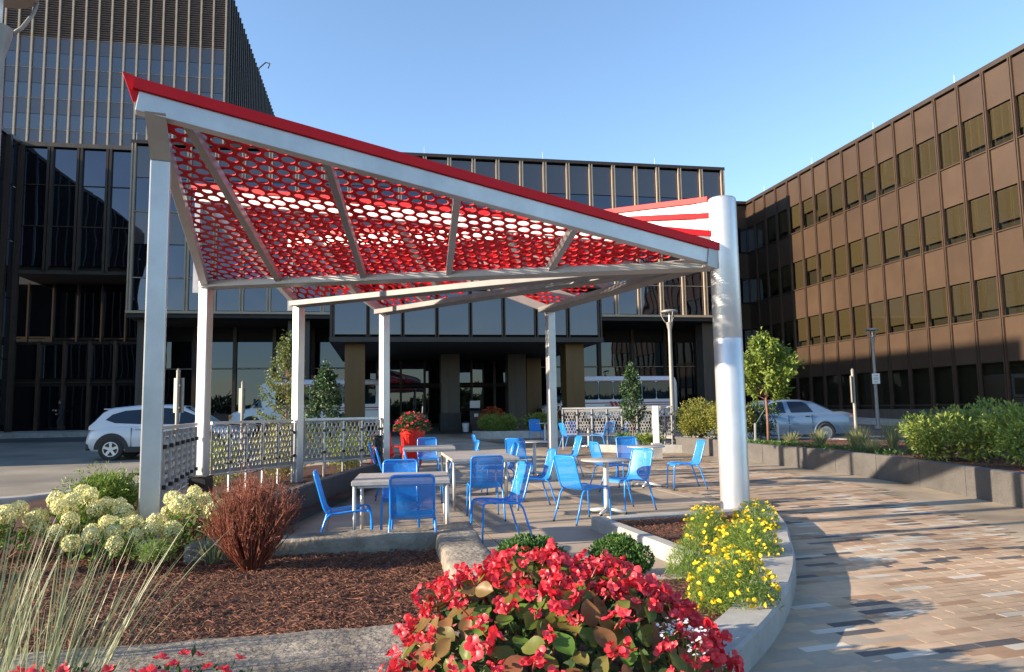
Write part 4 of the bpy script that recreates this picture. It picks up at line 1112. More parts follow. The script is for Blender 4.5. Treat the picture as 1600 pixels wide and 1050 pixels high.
def signpost(x, y, z0, ztop, face, h, w, label, side=0.0):
    t = thing('signpost', label, 'sign', (x, y, 0), R(face), 'steel signposts seen from behind or edge on')
    part('pole', MB().tube([(0, 0, z0), (0, 0, ztop - 0.03), (0, 0, ztop), (0, 0, ztop + 0.05), (0, 0, ztop + 0.1)], [0.045, 0.045, 0.045, 0.05, 0.015], 12), K['sign_back'], t, 'auto')
    o = part('plate', MB().box((side, 0.062, ztop - 0.12 - h / 2), (w, 0.03, h)), K['sign_back'], t); bevel(o, 0.01)
    for zz in (ztop - 0.3, ztop - h): part('bracket', MB().box((0, 0.03, zz), (0.12, 0.09, 0.04)), K['sign_back'], t)
signpost(-7.85, 17.2, 0.0, 2.42, -20, 0.82, 0.30, 'signpost with grey plate seen from behind near the white car', -0.03)
signpost(-8.1, 22.0, 0.08, 2.32, -15, 0.75, 0.22, 'signpost between second post and left tree, plate from behind', -0.06)
signpost(10.2, 22.0, 0.08, 2.40, 68, 0.80, 0.40, 'signpost before the pale blue sedan, plate edge on')

# rubber wheel stop beside the first post
ws = thing('wheel_stop', 'black and yellow rubber wheel stop on the road', 'wheel stop', gp(222, 745) + Vector((0.3, 0, 0)), R(15))
part('body', MB().prism([(-0.55, -0.09), (0.55, -0.09), (0.55, 0.09), (-0.55, 0.09)], -0.02, 0.1), K['rubber'], ws)
part('stripe', MB().box((0.12, 0, 0.052), (0.22, 0.186, 0.104)), K['yellow_paint'], ws)

# valet stand and bin under the portico
vs = thing('valet_stand', 'black podium with white papers beside portico pillar', 'podium', ab(3.7 + 1.1, 36.5, terrain(0, 36.5)))
o = part('cabinet', MB().box((0, 0, 0.5), (0.5, 0.4, 1.0)), K['black'], vs)
part('top', MB().box((0, 0, 1.06), (0.56, 0.46, 0.05), M=Matrix.Rotation(R(14), 3, 'X')), K['black'], vs)
part('board', MB().box((0, -0.05, 1.32), (0.5, 0.03, 0.36)), K['paper'], vs)
part('paper_sheet', MB().box((0.06, -0.205, 0.78), (0.2, 0.01, 0.16)), K['paper'], vs)
wbk = thing('white_bucket', 'white bucket on the floor left of valet podium', 'bucket', ab(3.7 + 0.55, 35.9, terrain(0, 36)))
part('pail', MB().lathe([(0.14, 0), (0.18, 0.42), (0.165, 0.42), (0.13, 0.05), (0, 0.05)], 18), K['white'], wbk, 'auto')
part('handle', MB().tube([(0.175 * math.cos(R(180 * k / 8)), 0, 0.38 + 0.1 * math.sin(R(180 * k / 8))) for k in range(9)], 0.006, 5), K['alu'], wbk)
#PART2
# ------------------------------------------------------------------ vehicles
def mirror_sec(half):
    return half + [(x, -y, z) for x, y, z in reversed(half)]
def wheel(parent, x, y, r, w, rimmat, side, spokes=5, solid=False):
    t = link('wheel', None, parent, (x, y, r))
    Mx = Matrix.Rotation(R(90), 3, 'X')
    ty = MB().lathe([(r * 0.62, -w / 2 + 0.01), (r * 0.9, -w / 2), (r, -w / 2 + 0.03), (r, w / 2 - 0.03), (r * 0.9, w / 2), (r * 0.62, w / 2 - 0.01)], 28, M=Mx)
    part('tyre', ty, K['rubber'], t, 'auto', fix=True)
    rm = MB(); o = side * (w / 2 - 0.022)
    rm.lathe([(0.0, -0.012), (r * 0.63, -0.012), (r * 0.63, 0.012), (0, 0.012)], 24, (0, o - side * 0.03, 0), Mx)
    if not solid: rm.cur = 1; rm.lathe([(0.0, -0.006), (r * 0.57, -0.006), (r * 0.57, 0.006), (0, 0.006)], 24, (0, o - side * 0.014, 0), Mx)
    rm.cur = 0
    if solid: rm.lathe([(0.0, -0.004), (r * 0.6, -0.008), (r * 0.6, 0.008), (0, 0.004)], 24, (0, o - side * 0.004, 0), Mx)
    for k in range(0 if solid else spokes):
        a = 2 * PI * k / spokes + 0.3; c, s = math.cos(a), math.sin(a)
        rm.beam((0.03 * c, o, 0.03 * s), (r * 0.62 * c, o + side * 0.004, r * 0.62 * s), 0.075 if not solid else 0.07, 0.03, (0, 1, 0))
    if solid:
        rm.cur = 1
        for k in range(9):
            a = 2 * PI * k / 9; c, s_ = math.cos(a), math.sin(a); q = o + side * 0.003
            rm.beam((r * 0.36 * c, q, r * 0.36 * s_), (r * 0.50 * c, q, r * 0.50 * s_), 0.045, 0.012, (0, 1, 0))
        rm.cur = 0
        spokes = 0
    rm.lathe([(0.0, -0.02), (r * 0.16, -0.02), (r * 0.16, 0.02), (0, 0.02)], 14, (0, o, 0), Mx)
    rm.lathe([(r * 0.56, -0.016), (r * 0.64, -0.016), (r * 0.64, 0.016), (r * 0.56, 0.016), (r * 0.56, -0.016)], 24, (0, o, 0), Mx)
    part('rim', rm, [rimmat, K['black']], t, 'auto')

def interp(tab, x):
    if x <= tab[0][0]: return tab[0][1]
    for (a, b), (c, d) in zip(tab, tab[1:]):
        if x <= c: return b + (d - b) * (x - a) / (c - a)
    return tab[-1][1]
def car(name, label, L, W, top, roof, belt, inset, glass, wheels, wr, paint, clad, loc, rz, rim, solid, ends, z0=0.24, spoke=5, seams=(-0.95, -0.08, 1.05)):
    t = thing(name, label, 'car', loc, rz)
    hw = W / 2
    xs = sorted(set([-L / 2, -L / 2 + 0.04, -L / 2 + 0.14, -L / 2 + 0.35] + [-L / 2 + 0.35 + k * (L - 0.7) / 18 for k in range(1, 18)] + [L / 2 - 0.35, L / 2 - 0.14, L / 2 - 0.04, L / 2]))
    def wid(x):
        d = L / 2 - abs(x); return hw * (1 - 0.16 * max(0, 1 - d / 0.55) ** 2)
    secs = []
    for x in xs:
        zt = interp(top, x); w = wid(x); d = L / 2 - abs(x); zb = z0 + 0.14 * max(0, 1 - d / 0.3) ** 2
        zm = zb + (zt - zb) * 0.48
        secs.append(mirror_sec([(x, w * 0.86, zb), (x, w * 0.965, zb + 0.07), (x, w * 0.995, zm - 0.08), (x, w, zm), (x, w * 0.985, zm + (zt - zm) * 0.55), (x, w * 0.955, zt - 0.07), (x, w * 0.90, zt - 0.02), (x, w * 0.6, zt + 0.012), (x, w * 0.25, zt + 0.02)]))
    part('body', MB().loft(secs), paint, t, 'auto', fix=True)
    zr = max(r[1] for r in roof)
    def yz(z): return hw * 0.915 - inset * (z - belt) / (zr - belt)
    secs = []
    x0, x1 = roof[0][0], roof[-1][0]
    rx = sorted(set([r[0] for r in roof] + [x0 + (x1 - x0) * k / 24 for k in range(25)]))
    for x in rx:
        z = max(belt + 0.012, interp(roof, x)); zz = z - 0.05 if z - belt > 0.08 else z - 0.01
        secs.append(mirror_sec([(x, yz(belt) , belt - 0.08), (x, yz(belt), belt), (x, yz(zz), zz), (x, yz(z) * 0.90, z - 0.008), (x, yz(z) * 0.55, z + 0.016), (x, yz(z) * 0.2, z + 0.022)]))
    part('cabin', MB().loft(secs), paint, t, 'auto', fix=True)
    for poly in glass['side']:
        for s in (-1, 1):
            m = MB(); cx = sum(p[0] for p in poly) / len(poly); cz = sum(p[1] for p in poly) / len(poly)
            o = [(x, s * (yz(z) + 0.006), z) for x, z in poly]
            i = [(cx + (x - cx) * 1.0, s * (yz(z) - 0.03), z) for x, z in poly]
            n = len(o); m.v = o + i; m.face(range(n) if s > 0 else range(n - 1, -1, -1))
            for k in range(n): m.face((k, (k + 1) % n, n + (k + 1) % n, n + k))
            part('side_window', m, K['car_glass'], t, fix=True)
    for (xa, za, xb, zb_, ya, yb, nm) in glass['ends']:
        d = Vector((xb - xa, 0, zb_ - za)).normalized(); nn = Vector((d.z, 0, -d.x)); 
        if nn.z < 0: nn = -nn
        q = [Vector((xa, -ya, za)), Vector((xa, ya, za)), Vector((xb, yb, zb_)), Vector((xb, -yb, zb_))]
        m = MB(); m.v = [tuple(p + nn * 0.02) for p in q] + [tuple(p - nn * 0.02) for p in q]
        m.face((0, 1, 2, 3))
        for k in range(4): m.face((k, (k + 1) % 4, 4 + (k + 1) % 4, 4 + k))
        part(nm, m, K['car_glass'], t, fix=True)
    for x in wheels:
        for s in (-1, 1):
            ra = wr + 0.045
            def arc(rr, yy, m_): return [(x + rr * math.cos(R(180 * k / 16)), s * yy, max(0.2, wr + rr * math.sin(R(180 * k / 16)))) for k in range(17)]
            a = MB(); n = 17; a.v = arc(ra, hw + 0.004, 0) + arc(ra, hw - 0.2, 0); a.face(range(n) if s < 0 else range(n - 1, -1, -1))
            for k in range(n - 1): a.face((k, k + 1, n + k + 1, n + k))
            part('wheel_arch', a, K['black'], t, fix=True)
            lp = MB(); q = [arc(ra, hw + 0.016, 0), arc(ra + (0.085 if clad else 0.035), hw + 0.016, 0), arc(ra + (0.095 if clad else 0.05), hw - 0.03, 0)]
            lp.v = q[0] + q[1] + q[2] + arc(ra, hw - 0.03, 0)
            for j in range(3):
                for k in range(n - 1): lp.face((j * n + k, j * n + k + 1, (j + 1) * n + k + 1, (j + 1) * n + k))
            for k in range(n - 1): lp.face((3 * n + k, 3 * n + k + 1, k + 1, k))
            part('arch_lip', lp, K['black'] if clad else paint, t, fix=True)
            wheel(t, x, s * (hw - 0.055), wr, 0.2, rim, s, spoke, solid)
    if clad:
        for s in (-1, 1):
            part('sill_cladding', MB().box(((wheels[0] + wheels[1]) / 2, s * (hw - 0.015), z0 + 0.09), (wheels[1] - wheels[0] - 0.8, 0.06, 0.16)), K['black'], t)
    for xs_ in seams:
        for sd in (-1, 1): part('door_seam', MB().box((xs_, sd * (hw * 0.985), (belt + 0.34) / 2), (0.014, 0.03 * 1.02, belt - 0.4)), K['black'], t)
    for nm, x, y, z, dx, dy, dz, mm in ends:
        for s in (-1, 1):
            o = part(nm, MB().box((x, s * y, z), (dx, dy, dz)), mm, t); bevel(o, min(dx, dy, dz) * 0.3, 2)
    return t
zc = terrain(-11, 23.3)
car('white_suv', 'white hatchback utility car driving past behind the canopy posts', 4.48, 1.85,
    [(-2.24, 0.78), (-2.16, 0.98), (-1.6, 1.05), (0.9, 1.02), (1.4, 1.0), (1.95, 0.9), (2.2, 0.74), (2.24, 0.6)],
    [(-2.16, 1.04), (-2.0, 1.24), (-1.82, 1.47), (-1.6, 1.58), (-0.9, 1.645), (0.0, 1.655), (0.45, 1.60), (0.95, 1.34), (1.42, 1.03)], 1.0, 0.22,
    {'side': [[(-1.72, 1.22), (-1.45, 1.12), (-0.62, 1.07), (-0.62, 1.53), (-1.2, 1.49), (-1.55, 1.38)], [(-0.55, 1.07), (0.32, 1.06), (0.30, 1.52), (0.0, 1.555), (-0.55, 1.54)], [(0.38, 1.06), (1.12, 1.06), (0.80, 1.33), (0.38, 1.50)]],
     'ends': [(1.38, 1.04, 0.5, 1.575, 0.72, 0.60, 'windscreen'), (-2.14, 1.08, -1.84, 1.45, 0.68, 0.58, 'rear_window')]},
    (-1.5, 1.3), 0.345, K['car_white'], True, (-10.75, 23.3, zc - 0.02), GY, K['hub'], False,
    [('taillight', -2.12, 0.70, 0.97, 0.16, 0.2, 0.14, K['tail_red']), ('headlight', 2.0, 0.68, 0.76, 0.3, 0.3, 0.12, K['chrome']), ('door_handle', -0.75, 0.915, 0.93, 0.2, 0.04, 0.03, K['chrome']), ('door_handle', 0.28, 0.917, 0.91, 0.2, 0.04, 0.03, K['chrome']),
     ('mirror', 0.95, 0.98, 1.1, 0.16, 0.2, 0.14, K['car_white']), ('rear_spoiler', -1.72, 0.3, 1.545, 0.24, 0.6, 0.03, K['car_white']), ('bumper', -2.2, 0.4, 0.42, 0.12, 0.8, 0.2, K['black'])])
zc = terrain(9.6, 25.9)
car('blue_sedan', 'pale silver blue four door sedan parked behind the granite wall', 5.35, 1.95,
    [(-2.67, 0.84), (-2.6, 1.0), (-2.3, 1.04), (-1.5, 1.03), (0.9, 1.0), (1.2, 0.99), (2.2, 0.9), (2.55, 0.8), (2.67, 0.6)],
    [(-1.95, 1.02), (-1.55, 1.2), (-1.15, 1.40), (-0.85, 1.455), (-0.2, 1.48), (0.25, 1.455), (0.6, 1.34), (1.3, 0.99)], 0.985, 0.25,
    {'side': [[(-1.05, 1.04), (-0.22, 1.03), (-0.18, 1.405), (-0.75, 1.395), (-0.9, 1.32)], [(-0.02, 1.03), (1.0, 1.03), (0.52, 1.31), (0.2, 1.40), (-0.02, 1.405)]],
     'ends': [(1.26, 1.02, 0.36, 1.42, 0.74, 0.60, 'windscreen'), (-1.9, 1.05, -1.18, 1.40, 0.72, 0.58, 'rear_window')]},
    (-1.42, 1.5), 0.335, K['car_blue'], False, (9.08, 25.9, zc - 0.02), GY + PI, K['hub'], True,
    [('taillight', -2.59, 0.73, 0.86, 0.16, 0.22, 0.22, K['tail_red']), ('headlight', 2.55, 0.72, 0.72, 0.16, 0.34, 0.16, K['chrome']), ('door_handle', -0.78, 0.945, 0.9, 0.17, 0.04, 0.035, K['black']), ('door_handle', 0.42, 0.95, 0.9, 0.17, 0.04, 0.035, K['black']),
     ('mirror', 0.95, 1.02, 1.06, 0.14, 0.18, 0.13, K['car_blue']), ('rub_strip', -0.1, 0.968, 0.62, 2.6, 0.02, 0.05, K['car_blue']), ('bumper', -2.62, 0.42, 0.5, 0.16, 0.84, 0.22, K['car_blue'])], 0.22, 10)

def rrect(w, h, r, n=4):
    pts = []
    for cx, cy, a0 in ((w / 2 - r, h / 2 - r, 0), (-w / 2 + r, h / 2 - r, 90), (-w / 2 + r, -h / 2 + r, 180), (w / 2 - r, -h / 2 + r, 270)):
        for k in range(n + 1):
            a = R(a0 + 90 * k / n); pts.append((cx + r * math.cos(a), cy + r * math.sin(a)))
    return pts
def bus_proto():
    t = thing('shuttle_bus', 'x', 'bus')
    hw = 1.15
    def sec(x, zt, zb, w, rr):
        h = [(x, w, zb), (x, w, zt - rr * 1.6)]
        for k in range(1, 5):
            a = R(90 * k / 4); h.append((x, w - rr * (1 - math.cos(a)) - 0.10 * k / 4, zt - rr * 1.6 + rr * 1.6 * math.sin(a)))
        return mirror_sec(h + [(x, w * 0.3, zt + 0.02)])
    b = MB().loft([sec(-3.9, 2.6, 0.5, hw - 0.1, 0.2), sec(-3.82, 2.68, 0.46, hw - 0.02, 0.2), sec(-3.7, 2.72, 0.45, hw, 0.2), sec(1.75, 2.74, 0.45, hw, 0.2), sec(2.05, 2.72, 0.5, hw - 0.02, 0.2), sec(2.35, 2.45, 1.95, hw - 0.12, 0.2)])
    part('body', b, K['bus_white'], t, 'auto', fix=True)
    cabs = [(1.75, 1.95, 0.5, 1.02), (2.25, 1.85, 0.5, 1.0), (2.85, 1.28, 0.5, 1.0), (3.3, 1.2, 0.5, 0.98), (3.7, 1.08, 0.52, 0.92), (3.86, 0.9, 0.55, 0.85)]
    part('cab', MB().loft([mirror_sec([(x, w, zb), (x, w, zb + (zt - zb) * 0.6), (x, w * 0.93, zt - 0.06), (x, w * 0.8, zt), (x, w * 0.3, zt + 0.03)]) for x, zt, zb, w in cabs]), K['bus_white'], t, 'auto', fix=True)
    q = [Vector((2.84, -0.82, 1.32)), Vector((2.84, 0.82, 1.32)), Vector((2.22, 0.8, 1.98)), Vector((2.22, -0.8, 1.98))]
    m = MB(); m.v = [tuple(p + Vector((0.02, 0, 0.02))) for p in q] + [tuple(p - Vector((0.05, 0, 0.05))) for p in q]; m.face((0, 1, 2, 3))
    for k in range(4): m.face((k, (k + 1) % 4, 4 + (k + 1) % 4, 4 + k))
    part('windscreen', m, K['car_glass'], t, fix=True)
    for s in (-1, 1):
        for k in range(6):
            x = -3.05 + k * 0.84
            for (nm, w, h, out, mm) in (('window_frame', 0.82, 1.0, 0.004, K['rubber']), ('side_window', 0.77, 0.95, 0.012, K['car_glass'])):
                mb = MB(); pts = rrect(w, h, 0.1); n = len(pts)
                mb.v = [(x + p[0], s * (hw + out), 1.93 + p[1]) for p in pts] + [(x + p[0], s * (hw - 0.03), 1.93 + p[1]) for p in pts]
                mb.face(range(n)); [mb.face((i, (i + 1) % n, n + (i + 1) % n, n + i)) for i in range(n)]
                part(nm, mb, mm, t, fix=True)
        m = MB(); m.v = [(2.02, s * 1.03, 1.32), (2.68, s * 1.03, 1.32), (2.28, s * 1.0, 1.8), (2.02, s * 1.0, 1.82)] ; n = 4
        m.v += [(x, y * 0.9, z) for x, y, z in m.v]; m.face((0, 1, 2, 3)); [m.face((i, (i + 1) % 4, 4 + (i + 1) % 4, 4 + i)) for i in range(4)]
        part('cab_window', m, K['car_glass'], t, fix=True)
        part('stripe', MB().box((-1.0, s * (hw + 0.004), 1.24), (5.2, 0.014, 0.055)), K['red_paint'], t)
        part('stripe', MB().box((-1.6, s * (hw + 0.004), 1.12), (4.0, 0.014, 0.04)), K['red_paint'], t)
        part('stripe', MB().box((-1.0, s * (hw - 0.02), 2.46), (5.4, 0.05, 0.03)), K['red_paint'], t)
        sl = MB()
        for k in range(3):
            x = -0.15 - k * 0.24; sl.v += []
            b0 = len(sl.v); sl.v += [(x, s * (hw + 0.012), 1.05), (x + 0.15, s * (hw + 0.012), 1.05), (x + 0.27, s * (hw + 0.012), 1.32), (x + 0.12, s * (hw + 0.012), 1.32), (x, s * (hw - 0.01), 1.05), (x + 0.15, s * (hw - 0.01), 1.05), (x + 0.27, s * (hw - 0.01), 1.32), (x + 0.12, s * (hw - 0.01), 1.32)]
            for f in ((0, 1, 2, 3), (0, 1, 5, 4), (1, 2, 6, 5), (2, 3, 7, 6), (3, 0, 4, 7)): sl.face([b0 + i for i in f])
        part('slash_emblem', sl, K['red_paint'], t, fix=True)
        part('mirror', MB().box((2.55, s * 1.28, 1.6), (0.1, 0.2, 0.32)), K['black'], t)
        part('headlight', MB().box((3.78, s * 0.66, 0.86), (0.2, 0.34, 0.2)), K['chrome'], t)
        part('turn_signal', MB().box((3.76, s * 0.86, 0.86), (0.2, 0.1, 0.18)), K['amber'], t)
        part('taillight', MB().box((-3.88, s * 0.9, 1.0), (0.06, 0.14, 0.3)), K['tail_red'], t)
        for x in (-1.9, 2.75):
            a = MB(); pts = [(x + 0.5 * math.cos(R(180 * k / 14)), 0.42 + 0.48 * math.sin(R(180 * k / 14))) for k in range(15)]; n = 15
            yw = (hw if x < 0 else 1.0) + 0.006
            a.v = [(p[0], s * yw, p[1]) for p in pts] + [(p[0], s * (yw - 0.3), p[1]) for p in pts]; a.face(range(n)); [a.face((i, i + 1, n + i + 1, n + i)) for i in range(n - 1)]
            part('wheel_arch', a, K['black'], t, fix=True)
            wheel(t, x, s * ((hw if x < 0 else 1.0) - 0.075), 0.39, 0.24, K['hub'], s, 8, True)
    gr = MB()
    for k in range(4): gr.box((3.87, 0, 0.68 + k * 0.09), (0.05, 1.0, 0.045))
    part('grille', gr, K['black'], t); part('bumper', MB().box((3.93, 0, 0.5), (0.2, 2.0, 0.2)), K['chrome'], t)
    return t
bus = bus_proto()
bus.location = ab(12.75, 40.2, terrain(0, 41.3) - 0.03); bus.rotation_euler = (0, 0, GY + PI)
bus['label'] = 'white shuttle bus parked right of the portico pillar behind small tree'; bus['category'] = 'bus'; bus['group'] = 'white shuttle buses at the entrance'
b2 = copy_tree(bus); b2.location = ab(-3.55, 40.2, terrain(0, 38.5) - 0.03)
b2['label'] = 'white shuttle bus with red stripes behind left portico pillar and trees'

# ------------------------------------------------------------------ person at the left doors
def person(loc, rz, label):
    t = thing('person', label, 'person', loc, rz)
    J = {'pel': (0, 0, 0.95, .135), 'wai': (0.01, 0, 1.1, .12), 'che': (0.02, 0, 1.3, .15), 'nek': (0.02, 0, 1.47, .06), 'hed': (0.04, 0, 1.56, .085), 'top': (0.04, 0, 1.66, .085),
         'sl': (0.02, .17, 1.4, .06), 'el': (-0.04, .26, 1.14, .045), 'wl': (0.14, .27, 0.98, .035), 'hl': (0.21, .27, 0.94, .04), 'sr': (0.02, -.17, 1.4, .06), 'er': (0.1, -.27, 1.16, .045), 'wr': (0.3, -.24, 1.14, .035), 'hr': (0.37, -.22, 1.16, .04),
         'tl': (0.0, .1, 0.88, .1), 'kl': (0.16, .1, 0.5, .065), 'al': (0.1, .1, 0.08, .045), 'fl': (0.25, .1, 0.04, .04), 'tr': (0.0, -.1, 0.88, .1), 'kr': (0.02, -.1, 0.49, .065), 'ar': (-0.2, -.1, 0.12, .045), 'fr': (-0.08, -.1, 0.04, .04)}
    E_ = [('pel', 'wai'), ('wai', 'che'), ('che', 'nek'), ('nek', 'hed'), ('hed', 'top'), ('che', 'sl'), ('sl', 'el'), ('el', 'wl'), ('wl', 'hl'), ('che', 'sr'), ('sr', 'er'), ('er', 'wr'), ('wr', 'hr'), ('pel', 'tl'), ('tl', 'kl'), ('kl', 'al'), ('al', 'fl'), ('pel', 'tr'), ('tr', 'kr'), ('kr', 'ar'), ('ar', 'fr')]
    ks = list(J); me = bpy.data.meshes.new('body'); me.from_pydata([J[k][:3] for k in ks], [(ks.index(a), ks.index(b)) for a, b in E_], [])
    me.materials.append(K['cloth_dark'])
    o = link('body', me, t)
    sk = o.modifiers.new('skin', 'SKIN'); sk.use_smooth_shade = True
    for i, k in enumerate(ks):
        r = J[k][3]; me.skin_vertices[0].data[i].radius = (r, r)
        me.skin_vertices[0].data[i].use_root = (k == 'pel')
    o.modifiers.new('sub', 'SUBSURF').render_levels = 2
    part('face', MB().lathe([(0.0, 1.5), (0.06, 1.52), (0.088, 1.6), (0.085, 1.67), (0.05, 1.72), (0, 1.73)], 14, (0.055, 0, 0)), K['skin'], t, True)
    part('hair', MB().lathe([(0.07, 1.58), (0.1, 1.64), (0.098, 1.69), (0.06, 1.75), (0, 1.765)], 14, (0.03, 0, 0)), K['hair'], t, True)
    part('nose', MB().lathe([(0.016, 0), (0.0, 0.03)], 6, (0.14, 0, 1.6), Matrix.Rotation(R(80), 3, 'Y')), K['skin'], t, True)
    for y, x, z in ((.27, .23, .93), (-.22, .39, 1.16)):
        h = MB()
        h.box((x - 0.02, y, z), (0.07, 0.03, 0.07))
        for k in range(4): h.tube([(x + 0.01, y, z - 0.028 + k * 0.018), (x + 0.05, y + 0.004, z - 0.03 + k * 0.018), (x + 0.075 - 0.006 * abs(k - 1.5), y + 0.02, z - 0.034 + k * 0.018)], [0.009, 0.008, 0.006], 5)
        h.tube([(x - 0.02, y, z + 0.03), (x + 0.01, y + 0.02, z + 0.055), (x + 0.03, y + 0.025, z + 0.06)], [0.011, 0.009, 0.007], 5)
        part('hand', h, K['skin'], t, True)
    part('sleeve_cuff', MB().tube([(0.25, -.25, 1.145), (0.32, -.235, 1.15)], 0.045, 8), K['white'], t, True)
person(ab(-17.6, 45.6, 0.62), GY + R(200), 'person in dark clothes walking past the left glass doors')

# ------------------------------------------------------------------ plants
def rv(): 
    while True:
        v = Vector((rnd(-1, 1), rnd(-1, 1), rnd(-1, 1)))
        if 0.05 < v.length < 1: return v.normalized()
def leaf(m, p, d, L, W, fold=0.25, n=None):
    d = d.normalized(); n = (n if n is not None else rv()); s = d.cross(n)
    if s.length < 1e-3: s = d.orthogonal()
    s.normalize(); u = s.cross(d); b = len(m.v)
    m.v += [tuple(p), tuple(p + d * L * 0.5 + s * W * 0.5 + u * W * fold), tuple(p + d * L), tuple(p + d * L * 0.5 - s * W * 0.5 + u * W * fold)]
    m.face((b, b + 1, b + 2)); m.face((b, b + 2, b + 3))
def lumpy(nl, rx, ry, rz, zc, flat=0.0):
    out = []
    for _ in range(nl):
        v = rv(); k = rnd(0.45, 0.95); c = Vector((v.x * rx * k, v.y * ry * k, zc + v.z * rz * k)); out.append((c, rnd(0.22, 0.42)))
    return out
def foliage(m, lumps, per, L, W, rmean, shell=0.75, updir=0.3):
    for c, r in lumps:
        rr = r * rmean
        for _ in range(per):
            v = rv(); p = c + v * rr * (shell + (1 - shell) * random.random() if random.random() < 0.8 else random.random())
            d = (v + rv() * 0.8 + Vector((0, 0, updir))).normalized(); f = rnd(0.65, 1.2)
            leaf(m, p, d, L * f, W * f)
def stems(m, base, n, hgt, spread, r=0.008, z0=0.0):
    for _ in range(n):
        a = rnd(0, 2 * PI); q = rnd(0.2, 1) * spread; b = Vector(base) + Vector((rnd(-.06, .06), rnd(-.06, .06), 0)); top = b + Vector((math.cos(a) * q, math.sin(a) * q, hgt * rnd(0.6, 1)))
        m.tube([b, b.lerp(top, 0.5) + rv() * 0.05, top], [r, r * 0.7, r * 0.3], 5)
def shrub(name, label, cat, loc, rx, ry, h, mats, nl=26, per=60, L=0.05, W=0.025, group=None, extra=None, base=0.12, shoots=True):
    t = thing(name, label, cat, loc, rnd(0, 6), group)
    nl = int(nl * (1.15 if rx > 0.65 else 1.5)); lum = lumpy(nl, rx, ry, (h - base) / 2, base + (h - base) / 2)
    for i, mm in enumerate(mats if isinstance(mats, list) else [mats]):
        m = MB(); sub = lum if i == 0 else random.sample(lum, max(2, len(lum) // (4 * i)))
        foliage(m, sub, per if i == 0 else per // 3, L, W, min(rx, h) * 1.05)
        if i == 0:
            for _ in range(nl * 2 if shoots else 0):      # straggling shoots
                v = rv(); v.z = abs(v.z) * 0.8 + 0.2; v.normalize(); p = Vector((v.x * rx * 0.95, v.y * ry * 0.95, base + (h - base) * 0.5 + v.z * (h - base) * 0.5))
                for k in range(6): leaf(m, p + v * 0.035 * k, (v + rv() * 0.9).normalized(), L, W)
        part('foliage', m, mm, t)
    s = MB(); stems(s, (0, 0, 0), 9, h * 0.75, min(rx, ry) * 0.8, 0.009); part('stem', s, K['bark'], t, True)
    return t
def tree(name, label, loc, z1, crown, r, leafm, trunkm, trunk_h, nb=26, L=0.07, W=0.045, per=34, tr=0.035, seed=1, cone=0.0):
    rs = random.getstate(); random.seed(seed)
    t = thing(name, label, 'tree', loc, 0)
    tk = MB(); pts = [Vector((0, 0, -0.05)), Vector((0.01, 0.0, trunk_h * 0.5)), Vector((0.0, 0.02, trunk_h)), Vector((0.03, 0, (trunk_h + z1) / 2)), Vector((0.0, 0.03, z1 * 0.93))]
    tk.tube(pts, [tr, tr * 0.85, tr * 0.75, tr * 0.45, tr * 0.12], 10); part('trunk', tk, trunkm, t, True)
    br = MB(); cr = MB()
    for i in range(nb):
        f = (i + 0.5) / nb; z = trunk_h + (z1 * 0.9 - trunk_h) * f
        wdt = r * (1 - cone * f) * (1 - 0.72 * max(0, f - 0.62) / 0.38) * (0.65 + 0.35 * min(1, f * 5)); a = i * 2.4 + rnd(-.4, .4); q = wdt * rnd(0.6, 1.15)
        st = Vector((0.01, 0.01, z - q * 0.35)); en = Vector((math.cos(a) * q, math.sin(a) * q, z + q * rnd(0.15, 0.5))); mid = st.lerp(en, 0.5) + Vector((0, 0, -0.03)) + rv() * 0.05
        br.tube([st, mid, en], [tr * 0.32, tr * 0.2, tr * 0.06], 5)
        for k in range(per):
            u = rnd(0.25, 1.08) ** 0.7; p = (st.lerp(mid, u * 2) if u < 0.5 else mid.lerp(en, (u - 0.5) * 2)) + rv() * rnd(0.02, 0.17) * (r / 0.85) ** 0.5
            leaf(cr, p, (rv() + Vector((math.cos(a) * .5, math.sin(a) * .5, -0.15))).normalized(), L * rnd(.6, 1.2), W * rnd(.6, 1.2))
    for k in range(per): leaf(cr, Vector((0, 0.03, z1 * 0.93)) + rv() * 0.12 + Vector((0, 0, rnd(-.2, .1))), rv(), L, W)
    part('branches', br, trunkm, t, True); part('crown', cr, leafm, t)
    random.setstate(rs); return t
def grass(name, label, loc, n, h, spread, lean, mm, w=0.004, group=None, cat='grass', bias=(0, 0), base_r=0.08):
    t = thing(name, label, cat, loc, 0, group); m = MB()
    for _ in range(n):
        a = rnd(0, 2 * PI); q = rnd(0, 1) ** 0.6; hh = h * rnd(0.55, 1.0); o = Vector((math.cos(a), math.sin(a), 0)) ; b = o * base_r * rnd(0, 1)
        tip = b + o * q * spread + Vector((bias[0] * rnd(.2, 1), bias[1] * rnd(.2, 1), 0)) * q + Vector((0, 0, hh))
        mid = b.lerp(tip, 0.55) + Vector((0, 0, hh * 0.08 * q)); side = Vector((-o.y, o.x, 0)) * w
        ps = [b, b.lerp(mid, 0.5) + Vector((0, 0, 0.01)), mid, mid.lerp(tip, 0.55), tip + Vector((0, 0, -hh * lean * q))]; ws = [1, 1, 0.85, 0.55, 0.08]; k0 = len(m.v)
        for p, f in zip(ps, ws): m.v += [tuple(p - side * f), tuple(p + side * f)]
        for k in range(4): m.face((k0 + 2 * k, k0 + 2 * k + 1, k0 + 2 * k + 3, k0 + 2 * k + 2))
    part('blades', m, mm, t); return t

